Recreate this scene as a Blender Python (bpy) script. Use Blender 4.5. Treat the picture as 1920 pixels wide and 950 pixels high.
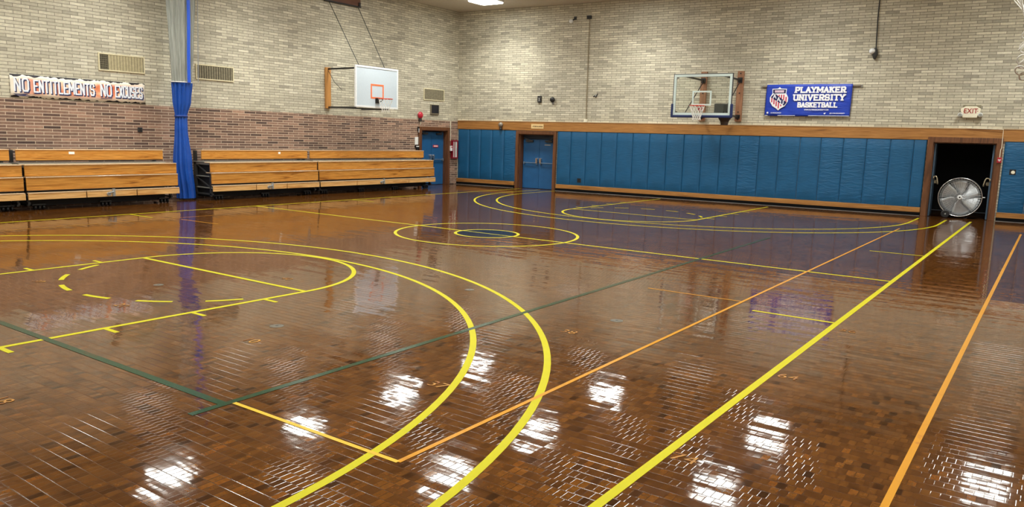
import bpy, bmesh, math, random
from mathutils import Vector, Matrix

random.seed(7)
for o in list(bpy.data.objects):
    bpy.data.objects.remove(o, do_unlink=True)
SC = bpy.context.scene
COL = SC.collection
PI = math.pi
R = math.radians

# ------------------------------------------------------------------ camera, light, exposure
cam_d = bpy.data.cameras.new('camera')
cam = bpy.data.objects.new('camera', cam_d)
COL.objects.link(cam)
r_ = Vector((0.81520751, 0.57847086, 0.02842839))
u_ = Vector((-0.10941437, 0.10561929, 0.98836889))
f_ = Vector((-0.56874002, 0.80883622, -0.14939466))
cam.matrix_world = Matrix(((r_.x, u_.x, -f_.x, 9.1778), (r_.y, u_.y, -f_.y, -12.3056),
                           (r_.z, u_.z, -f_.z, 1.9343), (0, 0, 0, 1)))
cam_d.sensor_fit = 'HORIZONTAL'
cam_d.sensor_width = 36
cam_d.lens = 1441.06 / 1920 * 36
cam_d.clip_start = 0.05
cam_d.clip_end = 200
SC.camera = cam

LAMP = 24.0            # radiance of the ceiling light diffusers
LAMP_W = 108.0         # watts of each ceiling light's downward beam
SC.view_settings.view_transform = 'Standard'
SC.view_settings.look = 'None'
SC.view_settings.gamma = 1.0
SC.view_settings.exposure = 0.0
SC.view_settings.use_curve_mapping = False
W_ = bpy.data.worlds.new('world')
SC.world = W_
W_.use_nodes = True
W_.node_tree.nodes['Background'].inputs[0].default_value = (0.9, 0.95, 1.0, 1)
W_.node_tree.nodes['Background'].inputs[1].default_value = 0.02

# ------------------------------------------------------------------ room constants
H = 6.74
XL = -10.744
XR = 10.744
YF = -14.2
K = 0.06
TH = math.atan(K)
Y0 = 12.628
UD = Vector((math.cos(TH), math.sin(TH), 0))
ND = Vector((math.sin(TH), -math.cos(TH), 0))
def BW(u, w=0.0, z=0.0):          # a point on the back wall: along it, out into the room, up
    return Vector((0, Y0, 0)) + UD * u + ND * w + Vector((0, 0, z))

# ------------------------------------------------------------------ materials
MATS = {}
def nt(name):
    m = bpy.data.materials.new(name)
    m.use_nodes = True
    n = m.node_tree
    b = n.nodes['Principled BSDF']
    return m, n, b
def N(n, typ, **kw):
    x = n.nodes.new(typ)
    for k, v in kw.items():
        setattr(x, k, v)
    return x
def ramp(n, stops, interp='LINEAR'):
    x = n.nodes.new('ShaderNodeValToRGB')
    cr = x.color_ramp
    cr.interpolation = interp
    while len(cr.elements) < len(stops):
        cr.elements.new(0.5)
    for e, (p, c) in zip(cr.elements, stops):
        e.position = p
        e.color = (c[0], c[1], c[2], 1)
    return x
def srgb(r, g, b):
    f = lambda c: (c / 12.92 if c <= 0.04045 else ((c + 0.055) / 1.055) ** 2.4)
    return tuple(f(v / 255.0) for v in (r, g, b))
def plain(name, col, rough=0.5, metal=0.0, noise=0.0, nscale=20, bump=0.0, coat=0.0, spec=0.5):
    if name in MATS:
        return MATS[name]
    m, n, b = nt(name)
    b.inputs['Roughness'].default_value = rough
    b.inputs['Metallic'].default_value = metal
    b.inputs['Specular IOR Level'].default_value = spec
    b.inputs['Coat Weight'].default_value = coat
    tc = N(n, 'ShaderNodeTexCoord')
    nz = N(n, 'ShaderNodeTexNoise')
    nz.inputs['Scale'].default_value = nscale
    nz.inputs['Detail'].default_value = 4
    n.links.new(tc.outputs['Object'], nz.inputs['Vector'])
    d = noise if noise else 0.06
    lo = tuple(max(0, c * (1 - d)) for c in col)
    hi = tuple(min(1, c * (1 + d)) for c in col)
    rp = ramp(n, [(0.3, lo), (0.7, hi)])
    n.links.new(nz.outputs['Fac'], rp.inputs[0])
    n.links.new(rp.outputs[0], b.inputs['Base Color'])
    if bump:
        bp = N(n, 'ShaderNodeBump')
        bp.inputs['Strength'].default_value = bump
        bp.inputs['Distance'].default_value = 0.01
        n.links.new(nz.outputs['Fac'], bp.inputs['Height'])
        n.links.new(bp.outputs[0], b.inputs['Normal'])
    MATS[name] = m
    return m

def brick_nodes(n, axis, bw, bh, mortar, z0=0.0, u0=0.0, smooth=0.1):
    g = N(n, 'ShaderNodeNewGeometry')
    s = N(n, 'ShaderNodeSeparateXYZ')
    n.links.new(g.outputs['Position'], s.inputs[0])
    c = N(n, 'ShaderNodeCombineXYZ')
    n.links.new(s.outputs[axis], c.inputs[0])
    n.links.new(s.outputs['Z'], c.inputs[1])
    ad = N(n, 'ShaderNodeVectorMath', operation='ADD')
    ad.inputs[1].default_value = (50 + u0, 50 + z0, 0)
    n.links.new(c.outputs[0], ad.inputs[0])
    bt = N(n, 'ShaderNodeTexBrick')
    bt.inputs['Color1'].default_value = (0, 0, 0, 1)
    bt.inputs['Color2'].default_value = (1, 1, 1, 1)
    bt.inputs['Mortar'].default_value = (0.5, 0.5, 0.5, 1)
    bt.inputs['Scale'].default_value = 1
    bt.inputs['Mortar Size'].default_value = mortar
    bt.inputs['Mortar Smooth'].default_value = smooth
    bt.inputs['Bias'].default_value = 0
    bt.inputs['Brick Width'].default_value = bw
    bt.inputs['Row Height'].default_value = bh
    bt.offset = 0.5
    n.links.new(ad.outputs[0], bt.inputs['Vector'])
    return g, s, ad, bt
def mixc(n, fac, a, b, blend='MIX'):
    x = N(n, 'ShaderNodeMix', data_type='RGBA', blend_type=blend)
    for sock, v in ((x.inputs[0], fac), (x.inputs[6], a), (x.inputs[7], b)):
        if hasattr(v, 'default_value') or hasattr(v, 'is_linked'):
            n.links.new(v, sock)
        elif isinstance(v, (int, float)):
            sock.default_value = v
        else:
            sock.default_value = (v[0], v[1], v[2], 1)
    return x.outputs[2]
def beige_brick(n, axis):
    g, s, ad, bt = brick_nodes(n, axis, 0.36, 0.0775, 0.0065)
    rp = ramp(n, [(0.0, srgb(168, 161, 144)), (0.08, srgb(189, 182, 161)), (0.45, srgb(203, 196, 174)),
                  (0.8, srgb(213, 206, 184)), (0.95, srgb(223, 216, 194)), (1.0, srgb(229, 222, 201))])
    n.links.new(bt.outputs['Color'], rp.inputs[0])
    # broad weathering
    nz = N(n, 'ShaderNodeTexNoise')
    nz.inputs['Scale'].default_value = 0.55
    nz.inputs['Detail'].default_value = 5
    n.links.new(ad.outputs[0], nz.inputs['Vector'])
    rp2 = ramp(n, [(0.3, (0.86, 0.86, 0.86)), (0.7, (1.05, 1.05, 1.03))])
    n.links.new(nz.outputs['Fac'], rp2.inputs[0])
    c = mixc(n, 1.0, rp.outputs[0], rp2.outputs[0], 'MULTIPLY')
    # fine grain on the brick faces
    n3 = N(n, 'ShaderNodeTexNoise')
    n3.inputs['Scale'].default_value = 14
    n3.inputs['Detail'].default_value = 6
    n.links.new(ad.outputs[0], n3.inputs['Vector'])
    rp3 = ramp(n, [(0.3, (0.88, 0.88, 0.88)), (0.7, (1.08, 1.08, 1.08))])
    n.links.new(n3.outputs['Fac'], rp3.inputs[0])
    c = mixc(n, 1.0, c, rp3.outputs[0], 'MULTIPLY')
    c = mixc(n, bt.outputs['Fac'], c, srgb(134, 127, 112))
    return g, s, ad, bt, c, n3
def mat_back_brick():
    m, n, b = nt('beige_roman_brick')
    g, s, ad, bt, c, n3 = beige_brick(n, 'X')
    n.links.new(c, b.inputs['Base Color'])
    b.inputs['Roughness'].default_value = 0.75
    finish_bump(n, b, bt, n3)
    return m
def finish_bump(n, b, bt, n3, dist=0.006):
    inv = N(n, 'ShaderNodeMath', operation='SUBTRACT')
    inv.inputs[0].default_value = 1
    n.links.new(bt.outputs['Fac'], inv.inputs[1])
    ml = N(n, 'ShaderNodeMath', operation='MULTIPLY_ADD')
    ml.inputs[1].default_value = 0.35
    n.links.new(n3.outputs['Fac'], ml.inputs[0])
    n.links.new(inv.outputs[0], ml.inputs[2])
    bp = N(n, 'ShaderNodeBump')
    bp.inputs['Strength'].default_value = 0.7
    bp.inputs['Distance'].default_value = dist
    n.links.new(ml.outputs[0], bp.inputs['Height'])
    n.links.new(bp.outputs[0], b.inputs['Normal'])
def mat_left_brick():
    m, n, b = nt('beige_over_red_brick')
    g, s, ad, bt, c, n3 = beige_brick(n, 'Y')
    # darker red brown brick below 2.505 m
    bt2 = N(n, 'ShaderNodeTexBrick')
    for k, v in (('Scale', 1), ('Mortar Size', 0.0075), ('Mortar Smooth', 0.1), ('Bias', 0), ('Brick Width', 0.40), ('Row Height', 0.0735)):
        bt2.inputs[k].default_value = v
    bt2.inputs['Color1'].default_value = (0, 0, 0, 1)
    bt2.inputs['Color2'].default_value = (1, 1, 1, 1)
    n.links.new(ad.outputs[0], bt2.inputs['Vector'])
    rp = ramp(n, [(0.0, srgb(80, 61, 54)), (0.15, srgb(106, 81, 70)), (0.5, srgb(134, 104, 88)),
                  (0.85, srgb(150, 117, 99)), (1.0, srgb(176, 138, 116))])
    n.links.new(bt2.outputs['Color'], rp.inputs[0])
    rp3 = ramp(n, [(0.3, (0.8, 0.8, 0.8)), (0.7, (1.12, 1.12, 1.12))])
    n.links.new(n3.outputs['Fac'], rp3.inputs[0])
    c2 = mixc(n, 1.0, rp.outputs[0], rp3.outputs[0], 'MULTIPLY')
    c2 = mixc(n, bt2.outputs['Fac'], c2, srgb(204, 182, 158))
    lt = N(n, 'ShaderNodeMath', operation='LESS_THAN')
    lt.inputs[1].default_value = 2.505
    n.links.new(s.outputs['Z'], lt.inputs[0])
    cc = mixc(n, lt.outputs[0], c, c2)
    n.links.new(cc, b.inputs['Base Color'])
    b.inputs['Roughness'].default_value = 0.75
    finish_bump(n, b, bt, n3)
    return m
def mat_floor():
    m, n, b = nt('varnished_wood_block_floor')
    g = N(n, 'ShaderNodeNewGeometry')
    ad = N(n, 'ShaderNodeVectorMath', operation='ADD')
    ad.inputs[1].default_value = (50, 50, 0)
    n.links.new(g.outputs['Position'], ad.inputs[0])
    bt = N(n, 'ShaderNodeTexBrick')
    bt.inputs['Color1'].default_value = (0, 0, 0, 1)
    bt.inputs['Color2'].default_value = (1, 1, 1, 1)
    bt.inputs['Mortar'].default_value = (0.35, 0.35, 0.35, 1)
    for k, v in (('Scale', 1), ('Mortar Size', 0.0036), ('Mortar Smooth', 1.0), ('Bias', 0.0), ('Brick Width', 0.05), ('Row Height', 0.088)):
        bt.inputs[k].default_value = v
    bt.offset = 0.37
    n.links.new(ad.outputs[0], bt.inputs['Vector'])
    rp = ramp(n, [(0.0, srgb(46, 25, 9)), (0.06, srgb(71, 41, 15)), (0.5, srgb(86, 51, 19)),
                  (0.9, srgb(94, 57, 21)), (0.97, srgb(102, 62, 23)), (1.0, srgb(106, 62, 23))])
    n.links.new(bt.outputs['Color'], rp.inputs[0])
    nz = N(n, 'ShaderNodeTexNoise')
    nz.inputs['Scale'].default_value = 0.7
    nz.inputs['Detail'].default_value = 6
    n.links.new(ad.outputs[0], nz.inputs['Vector'])
    rp2 = ramp(n, [(0.3, (0.80, 0.78, 0.76)), (0.7, (1.10, 1.10, 1.10))])
    n.links.new(nz.outputs['Fac'], rp2.inputs[0])
    c = mixc(n, 1.0, rp.outputs[0], rp2.outputs[0], 'MULTIPLY')
    n2 = N(n, 'ShaderNodeTexNoise')
    n2.inputs['Scale'].default_value = 38
    n2.inputs['Detail'].default_value = 3
    n.links.new(ad.outputs[0], n2.inputs['Vector'])
    rp3 = ramp(n, [(0.3, (0.82, 0.82, 0.82)), (0.72, (1.14, 1.12, 1.10))])
    n.links.new(n2.outputs['Fac'], rp3.inputs[0])
    c = mixc(n, 1.0, c, rp3.outputs[0], 'MULTIPLY')
    # grain streaks and scuffs running along the rows
    ms = N(n, 'ShaderNodeMapping')
    ms.inputs['Scale'].default_value = (2.6, 13.0, 1)
    n.links.new(ad.outputs[0], ms.inputs[0])
    n5 = N(n, 'ShaderNodeTexNoise')
    n5.inputs['Scale'].default_value = 1.0
    n5.inputs['Detail'].default_value = 7
    n5.inputs['Roughness'].default_value = 0.65
    n.links.new(ms.outputs[0], n5.inputs['Vector'])
    rp5 = ramp(n, [(0.28, (0.55, 0.52, 0.5)), (0.45, (0.95, 0.94, 0.93)), (0.6, (1.12, 1.12, 1.12)), (0.75, (1.3, 1.3, 1.3))])
    n.links.new(n5.outputs['Fac'], rp5.inputs[0])
    c = mixc(n, 1.0, c, rp5.outputs[0], 'MULTIPLY')
    c = mixc(n, bt.outputs['Fac'], c, srgb(56, 29, 10))
    n.links.new(c, b.inputs['Base Color'])
    b.inputs['Roughness'].default_value = 0.055
    b.inputs['IOR'].default_value = 1.5
    # joints, cupped blocks and long slow waves in the varnish
    inv = N(n, 'ShaderNodeMath', operation='SUBTRACT')
    inv.inputs[0].default_value = 1
    n.links.new(bt.outputs['Fac'], inv.inputs[1])
    b1 = N(n, 'ShaderNodeBump')
    b1.inputs['Strength'].default_value = 0.55
    b1.inputs['Distance'].default_value = 0.0009
    n.links.new(inv.outputs[0], b1.inputs['Height'])
    # each block sits at its own slight tilt
    wn = N(n, 'ShaderNodeTexWhiteNoise', noise_dimensions='1D')
    n.links.new(bt.outputs['Color'], wn.inputs['W'])
    sb = N(n, 'ShaderNodeVectorMath', operation='SUBTRACT')
    sb.inputs[1].default_value = (0.5, 0.5, 0.5)
    n.links.new(wn.outputs['Color'], sb.inputs[0])
    sm = N(n, 'ShaderNodeVectorMath', operation='MULTIPLY')
    sm.inputs[1].default_value = (0.007, 0.009, 0)
    n.links.new(sb.outputs[0], sm.inputs[0])
    # each run of a row leans a little its own way too
    sp = N(n, 'ShaderNodeSeparateXYZ')
    n.links.new(ad.outputs[0], sp.inputs[0])
    ids = []
    for ax, pitch in (('X', 0.9), ('Y', 0.088)):
        dv = N(n, 'ShaderNodeMath', operation='DIVIDE')
        dv.inputs[1].default_value = pitch
        n.links.new(sp.outputs[ax], dv.inputs[0])
        fl = N(n, 'ShaderNodeMath', operation='FLOOR')
        n.links.new(dv.outputs[0], fl.inputs[0])
        ids.append(fl)
    ci = N(n, 'ShaderNodeCombineXYZ')
    n.links.new(ids[0].outputs[0], ci.inputs[0])
    n.links.new(ids[1].outputs[0], ci.inputs[1])
    w2 = N(n, 'ShaderNodeTexWhiteNoise', noise_dimensions='2D')
    n.links.new(ci.outputs[0], w2.inputs['Vector'])
    s2 = N(n, 'ShaderNodeVectorMath', operation='SUBTRACT')
    s2.inputs[1].default_value = (0.5, 0.5, 0.5)
    n.links.new(w2.outputs['Color'], s2.inputs[0])
    m2 = N(n, 'ShaderNodeVectorMath', operation='MULTIPLY_ADD')
    m2.inputs[1].default_value = (0.005, 0.019, 0)
    n.links.new(s2.outputs[0], m2.inputs[0])
    n.links.new(sm.outputs[0], m2.inputs[2])
    sm = m2
    # slow waves stretched along the rows
    mp = N(n, 'ShaderNodeMapping')
    mp.inputs['Scale'].default_value = (1.1, 4.0, 1)
    n.links.new(ad.outputs[0], mp.inputs[0])
    n4 = N(n, 'ShaderNodeTexNoise')
    n4.inputs['Scale'].default_value = 1.0
    n4.inputs['Detail'].default_value = 3
    n.links.new(mp.outputs[0], n4.inputs['Vector'])
    b2 = N(n, 'ShaderNodeBump')
    b2.inputs['Strength'].default_value = 1.0
    b2.inputs['Distance'].default_value = 0.0028
    n.links.new(n4.outputs['Fac'], b2.inputs['Height'])
    n.links.new(b1.outputs[0], b2.inputs['Normal'])
    av = N(n, 'ShaderNodeVectorMath', operation='ADD')
    n.links.new(b2.outputs[0], av.inputs[0])
    n.links.new(sm.outputs[0], av.inputs[1])
    # block ends lie flatter than the row joints
    sq = N(n, 'ShaderNodeVectorMath', operation='MULTIPLY')
    sq.inputs[1].default_value = (0.38, 1.0, 1.0)
    n.links.new(av.outputs[0], sq.inputs[0])
    nv = N(n, 'ShaderNodeVectorMath', operation='NORMALIZE')
    n.links.new(sq.outputs[0], nv.inputs[0])
    n.links.new(nv.outputs[0], b.inputs['Normal'])
    return m
def mat_wood(name, lo, mid, hi, axis='X', scale=1.0, rough=0.35, coat=0.3):
    if name in MATS:
        return MATS[name]
    m, n, b = nt(name)
    tc = N(n, 'ShaderNodeTexCoord')
    mp = N(n, 'ShaderNodeMapping')
    sc = {'X': (0.35, 6, 6), 'Z': (6, 6, 0.35)}[axis]
    mp.inputs['Scale'].default_value = tuple(v * scale for v in sc)
    n.links.new(tc.outputs['Object'], mp.inputs[0])
    nz = N(n, 'ShaderNodeTexNoise')
    nz.inputs['Scale'].default_value = 2.2
    nz.inputs['Detail'].default_value = 7
    nz.inputs['Distortion'].default_value = 1.4
    n.links.new(mp.outputs[0], nz.inputs['Vector'])
    wv = N(n, 'ShaderNodeTexNoise')
    wv.inputs['Scale'].default_value = 9
    wv.inputs['Detail'].default_value = 4
    n.links.new(mp.outputs[0], wv.inputs['Vector'])
    rp = ramp(n, [(0.30, lo), (0.42, mid), (0.56, hi), (0.62, mid), (0.72, hi)])
    n.links.new(nz.outputs['Fac'], rp.inputs[0])
    rp2 = ramp(n, [(0.35, (0.84, 0.82, 0.8)), (0.65, (1.1, 1.1, 1.1))])
    n.links.new(wv.outputs['Fac'], rp2.inputs[0])
    c = mixc(n, 1.0, rp.outputs[0], rp2.outputs[0], 'MULTIPLY')
    n.links.new(c, b.inputs['Base Color'])
    b.inputs['Roughness'].default_value = rough
    b.inputs['Coat Weight'].default_value = coat
    b.inputs['Coat Roughness'].default_value = 0.2
    MATS[name] = m
    return m
def mat_vinyl(name, col, wr=0.25, rough=0.42):
    if name in MATS:
        return MATS[name]
    m, n, b = nt(name)
    tc = N(n, 'ShaderNodeTexCoord')
    nz = N(n, 'ShaderNodeTexNoise')
    nz.inputs['Scale'].default_value = 3
    n.links.new(tc.outputs['Object'], nz.inputs['Vector'])
    rp = ramp(n, [(0.3, tuple(c * 0.9 for c in col)), (0.7, tuple(c * 1.1 for c in col))])
    n.links.new(nz.outputs['Fac'], rp.inputs[0])
    n.links.new(rp.outputs[0], b.inputs['Base Color'])
    mp = N(n, 'ShaderNodeMapping')
    mp.inputs['Rotation'].default_value = (0, R(25), 0)
    mp.inputs['Scale'].default_value = (1.6, 1, 7)
    n.links.new(tc.outputs['Object'], mp.inputs[0])
    n2 = N(n, 'ShaderNodeTexNoise')
    n2.inputs['Scale'].default_value = 2.2
    n2.inputs['Detail'].default_value = 3
    n2.inputs['Distortion'].default_value = 0.8
    n.links.new(mp.outputs[0], n2.inputs['Vector'])
    bp = N(n, 'ShaderNodeBump')
    bp.inputs['Strength'].default_value = wr
    bp.inputs['Distance'].default_value = 0.05
    n.links.new(n2.outputs['Fac'], bp.inputs['Height'])
    n.links.new(bp.outputs[0], b.inputs['Normal'])
    b.inputs['Roughness'].default_value = rough
    MATS[name] = m
    return m
def mat_paint(name, col, rough=0.3, wear=0.0, wcol=(0.1, 0.05, 0.02)):
    if name in MATS:
        return MATS[name]
    m, n, b = nt(name)
    g = N(n, 'ShaderNodeNewGeometry')
    nz = N(n, 'ShaderNodeTexNoise')
    nz.inputs['Scale'].default_value = 9
    nz.inputs['Detail'].default_value = 5
    n.links.new(g.outputs['Position'], nz.inputs['Vector'])
    if wear:
        rp = ramp(n, [(max(0.0, wear - 0.08), wcol), (wear + 0.08, col)])
    else:
        rp = ramp(n, [(0.3, tuple(c * 0.95 for c in col)), (0.7, col)])
    n.links.new(nz.outputs['Fac'], rp.inputs[0])
    n.links.new(rp.outputs[0], b.inputs['Base Color'])
    b.inputs['Roughness'].default_value = rough
    b.inputs['Specular IOR Level'].default_value = 0.14
    MATS[name] = m
    return m
def mat_emit(name, col, s):
    m, n, b = nt(name)
    b.inputs['Base Color'].default_value = (col[0], col[1], col[2], 1)
    b.inputs['Emission Color'].default_value = (col[0], col[1], col[2], 1)
    b.inputs['Emission Strength'].default_value = s
    return m
def mat_glass():
    m, n, b = nt('backboard_glass')
    out = n.nodes['Material Output']
    tr = N(n, 'ShaderNodeBsdfTransparent')
    tr.inputs[0].default_value = (0.965, 0.985, 0.975, 1)
    gl = N(n, 'ShaderNodeBsdfGlossy')
    gl.inputs['Roughness'].default_value = 0.03
    fr = N(n, 'ShaderNodeFresnel')
    fr.inputs['IOR'].default_value = 1.45
    mx = N(n, 'ShaderNodeMixShader')
    n.links.new(fr.outputs[0], mx.inputs[0])
    n.links.new(tr.outputs[0], mx.inputs[1])
    n.links.new(gl.outputs[0], mx.inputs[2])
    n.links.new(mx.outputs[0], out.inputs['Surface'])
    return m
def mat_mesh_fabric():
    m, n, b = nt('grey_mesh_netting')
    out = n.nodes['Material Output']
    tc = N(n, 'ShaderNodeTexCoord')
    mp = N(n, 'ShaderNodeMapping')
    mp.inputs['Scale'].default_value = (60, 60, 2)
    n.links.new(tc.outputs['Object'], mp.inputs[0])
    nz = N(n, 'ShaderNodeTexNoise')
    nz.inputs['Scale'].default_value = 1
    n.links.new(mp.outputs[0], nz.inputs['Vector'])
    rp = ramp(n, [(0.3, srgb(134, 138, 130)), (0.7, srgb(186, 188, 178))])
    n.links.new(nz.outputs['Fac'], rp.inputs[0])
    n.links.new(rp.outputs[0], b.inputs['Base Color'])
    b.inputs['Roughness'].default_value = 0.7
    tr = N(n, 'ShaderNodeBsdfTransparent')
    mx = N(n, 'ShaderNodeMixShader')
    mx.inputs[0].default_value = 0.80
    n.links.new(tr.outputs[0], mx.inputs[1])
    n.links.new(b.outputs[0], mx.inputs[2])
    n.links.new(mx.outputs[0], out.inputs['Surface'])
    return m
def mat_splatter():
    # cream and orange banner print with ragged black edges
    m, n, b = nt('splattered_banner_print')
    tc = N(n, 'ShaderNodeTexCoord')
    s = N(n, 'ShaderNodeSeparateXYZ')
    n.links.new(tc.outputs['Object'], s.inputs[0])
    nz = N(n, 'ShaderNodeTexNoise')
    nz.inputs['Scale'].default_value = 2.2
    nz.inputs['Detail'].default_value = 6
    n.links.new(tc.outputs['Object'], nz.inputs['Vector'])
    rp = ramp(n, [(0.36, srgb(252, 238, 214)), (0.46, srgb(248, 206, 168)), (0.54, srgb(236, 142, 98)), (0.66, srgb(226, 112, 66))])
    n.links.new(nz.outputs['Fac'], rp.inputs[0])
    # cream towards both ends and the lower and upper rims
    ax = N(n, 'ShaderNodeMath', operation='ABSOLUTE')
    n.links.new(s.outputs['X'], ax.inputs[0])
    az = N(n, 'ShaderNodeMath', operation='ABSOLUTE')
    n.links.new(s.outputs['Z'], az.inputs[0])
    rx = ramp(n, [(0.0, (0, 0, 0)), (1.0, (1, 1, 1))])
    mx_ = N(n, 'ShaderNodeMapRange')
    mx_.inputs['From Min'].default_value = 1.0
    mx_.inputs['From Max'].default_value = 1.6
    n.links.new(ax.outputs[0], mx_.inputs['Value'])
    mz_ = N(n, 'ShaderNodeMapRange')
    mz_.inputs['From Min'].default_value = 0.12
    mz_.inputs['From Max'].default_value = 0.24
    n.links.new(az.outputs[0], mz_.inputs['Value'])
    mm = N(n, 'ShaderNodeMath', operation='MAXIMUM')
    n.links.new(mx_.outputs[0], mm.inputs[0])
    n.links.new(mz_.outputs[0], mm.inputs[1])
    c = mixc(n, mm.outputs[0], rp.outputs[0], srgb(253, 244, 226))
    # ragged black edge
    n2 = N(n, 'ShaderNodeTexNoise')
    n2.inputs['Scale'].default_value = 5
    n2.inputs['Detail'].default_value = 8
    n.links.new(tc.outputs['Object'], n2.inputs['Vector'])
    e = N(n, 'ShaderNodeMath', operation='MULTIPLY_ADD')
    e.inputs[1].default_value = 0.22
    n.links.new(n2.outputs['Fac'], e.inputs[0])
    n.links.new(az.outputs[0], e.inputs[2])
    gt = N(n, 'ShaderNodeMath', operation='GREATER_THAN')
    gt.inputs[1].default_value = 0.345
    n.links.new(e.outputs[0], gt.inputs[0])
    c = mixc(n, gt.outputs[0], c, srgb(30, 26, 34))
    n.links.new(c, b.inputs['Base Color'])
    b.inputs['Roughness'].default_value = 0.55
    return m

M_BACK = mat_back_brick()
M_LEFT = mat_left_brick()
M_FLOOR = mat_floor()
M_CEIL = plain('ceiling_plaster', srgb(200, 192, 178), 0.9, noise=0.05, nscale=8, bump=0.3)
M_OAK = mat_wood('bleacher_oak', srgb(134, 82, 24), srgb(188, 124, 46), srgb(208, 148, 68), 'X', 1.0)
M_OAK_L = mat_wood('pale_worn_oak', srgb(186, 128, 66), srgb(214, 160, 92), srgb(232, 186, 122), 'X', 1.0)
M_TRIM = mat_wood('oak_trim', srgb(130, 85, 37), srgb(163, 111, 54), srgb(179, 127, 68), 'X', 0.8, 0.4, 0.15)
M_FRAME = mat_wood('dark_door_frame_wood', srgb(78, 46, 26), srgb(100, 62, 36), srgb(116, 74, 44), 'Z', 0.8, 0.4, 0.1)
M_POST = mat_wood('brown_backboard_post', srgb(120, 80, 55), srgb(148, 103, 74), srgb(162, 117, 86), 'Z', 0.8, 0.5, 0.0)
M_POST_Y = mat_wood('light_backboard_post', srgb(150, 100, 48), srgb(190, 134, 72), srgb(204, 150, 86), 'Z', 0.8, 0.5, 0.0)
M_PLANK = mat_wood('dark_plank', srgb(70, 40, 26), srgb(98, 58, 40), srgb(112, 70, 50), 'X', 0.8, 0.5, 0.0)
M_NOSE = plain('pale_nosing', srgb(222, 190, 150), 0.3, noise=0.05, coat=0.4)
M_BLACK = plain('black_metal', srgb(26, 25, 26), 0.45)
M_RUBBER = plain('black_rubber', srgb(22, 22, 24), 0.5)
M_DARK = plain('dark_steel', srgb(52, 52, 52), 0.5, noise=0.15)
M_DECK = plain('grey_deck', srgb(138, 136, 126), 0.4, noise=0.1)
M_GREYM = plain('grey_metal', srgb(150, 150, 146), 0.4, noise=0.08)
M_CHROME = plain('bright_metal', srgb(205, 205, 205), 0.25, metal=0.9)
M_WHITE = plain('white_enamel', srgb(236, 238, 238), 0.35)
M_IVORY = plain('ivory_plastic', srgb(238, 232, 208), 0.45)
M_CREAM = plain('cream_vent_metal', srgb(222, 212, 176), 0.5, noise=0.08)
M_VENTD = plain('vent_shadow', srgb(62, 56, 44), 0.8)
M_VENTS = plain('vent_slat', srgb(176, 164, 128), 0.55, noise=0.12)
M_VENTG = plain('grey_vent_slat', srgb(132, 124, 100), 0.55, noise=0.2)
M_PAD = mat_vinyl('blue_pad_vinyl', srgb(12, 84, 126), 0.16, 0.5)
M_PADW = mat_vinyl('wrinkled_blue_pad_vinyl', srgb(14, 86, 129), 0.42, 0.5)
M_DOOR = plain('blue_door_paint', srgb(34, 90, 140), 0.4, noise=0.08, nscale=5)
M_CURT = mat_vinyl('blue_curtain_vinyl', srgb(24, 78, 168), 0.2, 0.38)
M_NETF = mat_mesh_fabric()
M_YELLOW = mat_paint('yellow_line_paint', srgb(172, 164, 0), 0.45)
M_ORANGE = mat_paint('orange_line_paint', srgb(178, 122, 22), 0.3, 0.30, srgb(150, 90, 30))
M_GOLD = mat_paint('gold_numeral_paint', srgb(170, 124, 56), 0.3, 0.50, srgb(120, 74, 30))
M_GREEN = mat_paint('worn_green_line_paint', srgb(30, 58, 38), 0.2, 0.36, srgb(72, 50, 24))
M_NAVYF = mat_paint('navy_floor_paint', srgb(8, 14, 34), 0.12)
M_NAVY = plain('navy_padding', srgb(18, 38, 88), 0.5)
M_BOARD = plain('white_backboard', srgb(200, 212, 220), 0.4, noise=0.02)
M_BORDER = plain('white_board_border', srgb(216, 232, 228), 0.4, noise=0.02)
M_RIM = plain('orange_red_rim', srgb(196, 66, 44), 0.4)
M_RIMM = plain('red_rim_bracket', srgb(176, 48, 44), 0.4)
M_SQ = plain('orange_square_paint', srgb(238, 122, 72), 0.5)
M_CORD = plain('white_net_cord', srgb(232, 230, 222), 0.8, noise=0.1)
M_GLASS = mat_glass()
M_BANB = mat_vinyl('royal_blue_banner', srgb(27, 63, 182), 0.3, 0.45)
M_WPRINT = plain('white_print', srgb(244, 246, 250), 0.55, noise=0.01)
M_RED = plain('signal_red', srgb(196, 40, 56), 0.4)
M_STRIPE = plain('red_stripe_print', srgb(206, 60, 84), 0.5)
M_SHIELD = plain('navy_print', srgb(16, 26, 84), 0.5)
M_LETSH = plain('blue_black_letter_shadow', srgb(36, 44, 92), 0.5)
M_LETW = plain('white_banner_letter', srgb(240, 244, 252), 0.5, noise=0.02)
M_SPLAT = mat_splatter()
M_EXITR = plain('exit_letter_red', srgb(160, 44, 34), 0.5)
M_FAN = plain('galvanised_fan_steel', srgb(168, 172, 176), 0.32, metal=0.7, noise=0.1)
M_BLADE = plain('fan_blade_aluminium', srgb(196, 200, 204), 0.3, metal=0.6)
M_WIRE = plain('fan_guard_wire', srgb(196, 198, 200), 0.35, metal=0.5)
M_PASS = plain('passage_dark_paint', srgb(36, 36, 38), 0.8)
M_BRASS = plain('dull_brass', srgb(176, 164, 138), 0.35, metal=0.6)
M_PLAQ = plain('tan_plaque', srgb(226, 196, 140), 0.5)
M_PLTXT = plain('brown_plaque_text', srgb(112, 84, 44), 0.6)
M_BLUEST = plain('blue_strap', srgb(28, 84, 206), 0.5)
M_BELL = plain('red_bell', srgb(190, 40, 60), 0.35)
M_PAPER = plain('white_paper', srgb(240, 240, 236), 0.8)
M_LAMP = mat_emit('light_diffuser', (0.98, 1.0, 0.95), LAMP)
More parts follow.
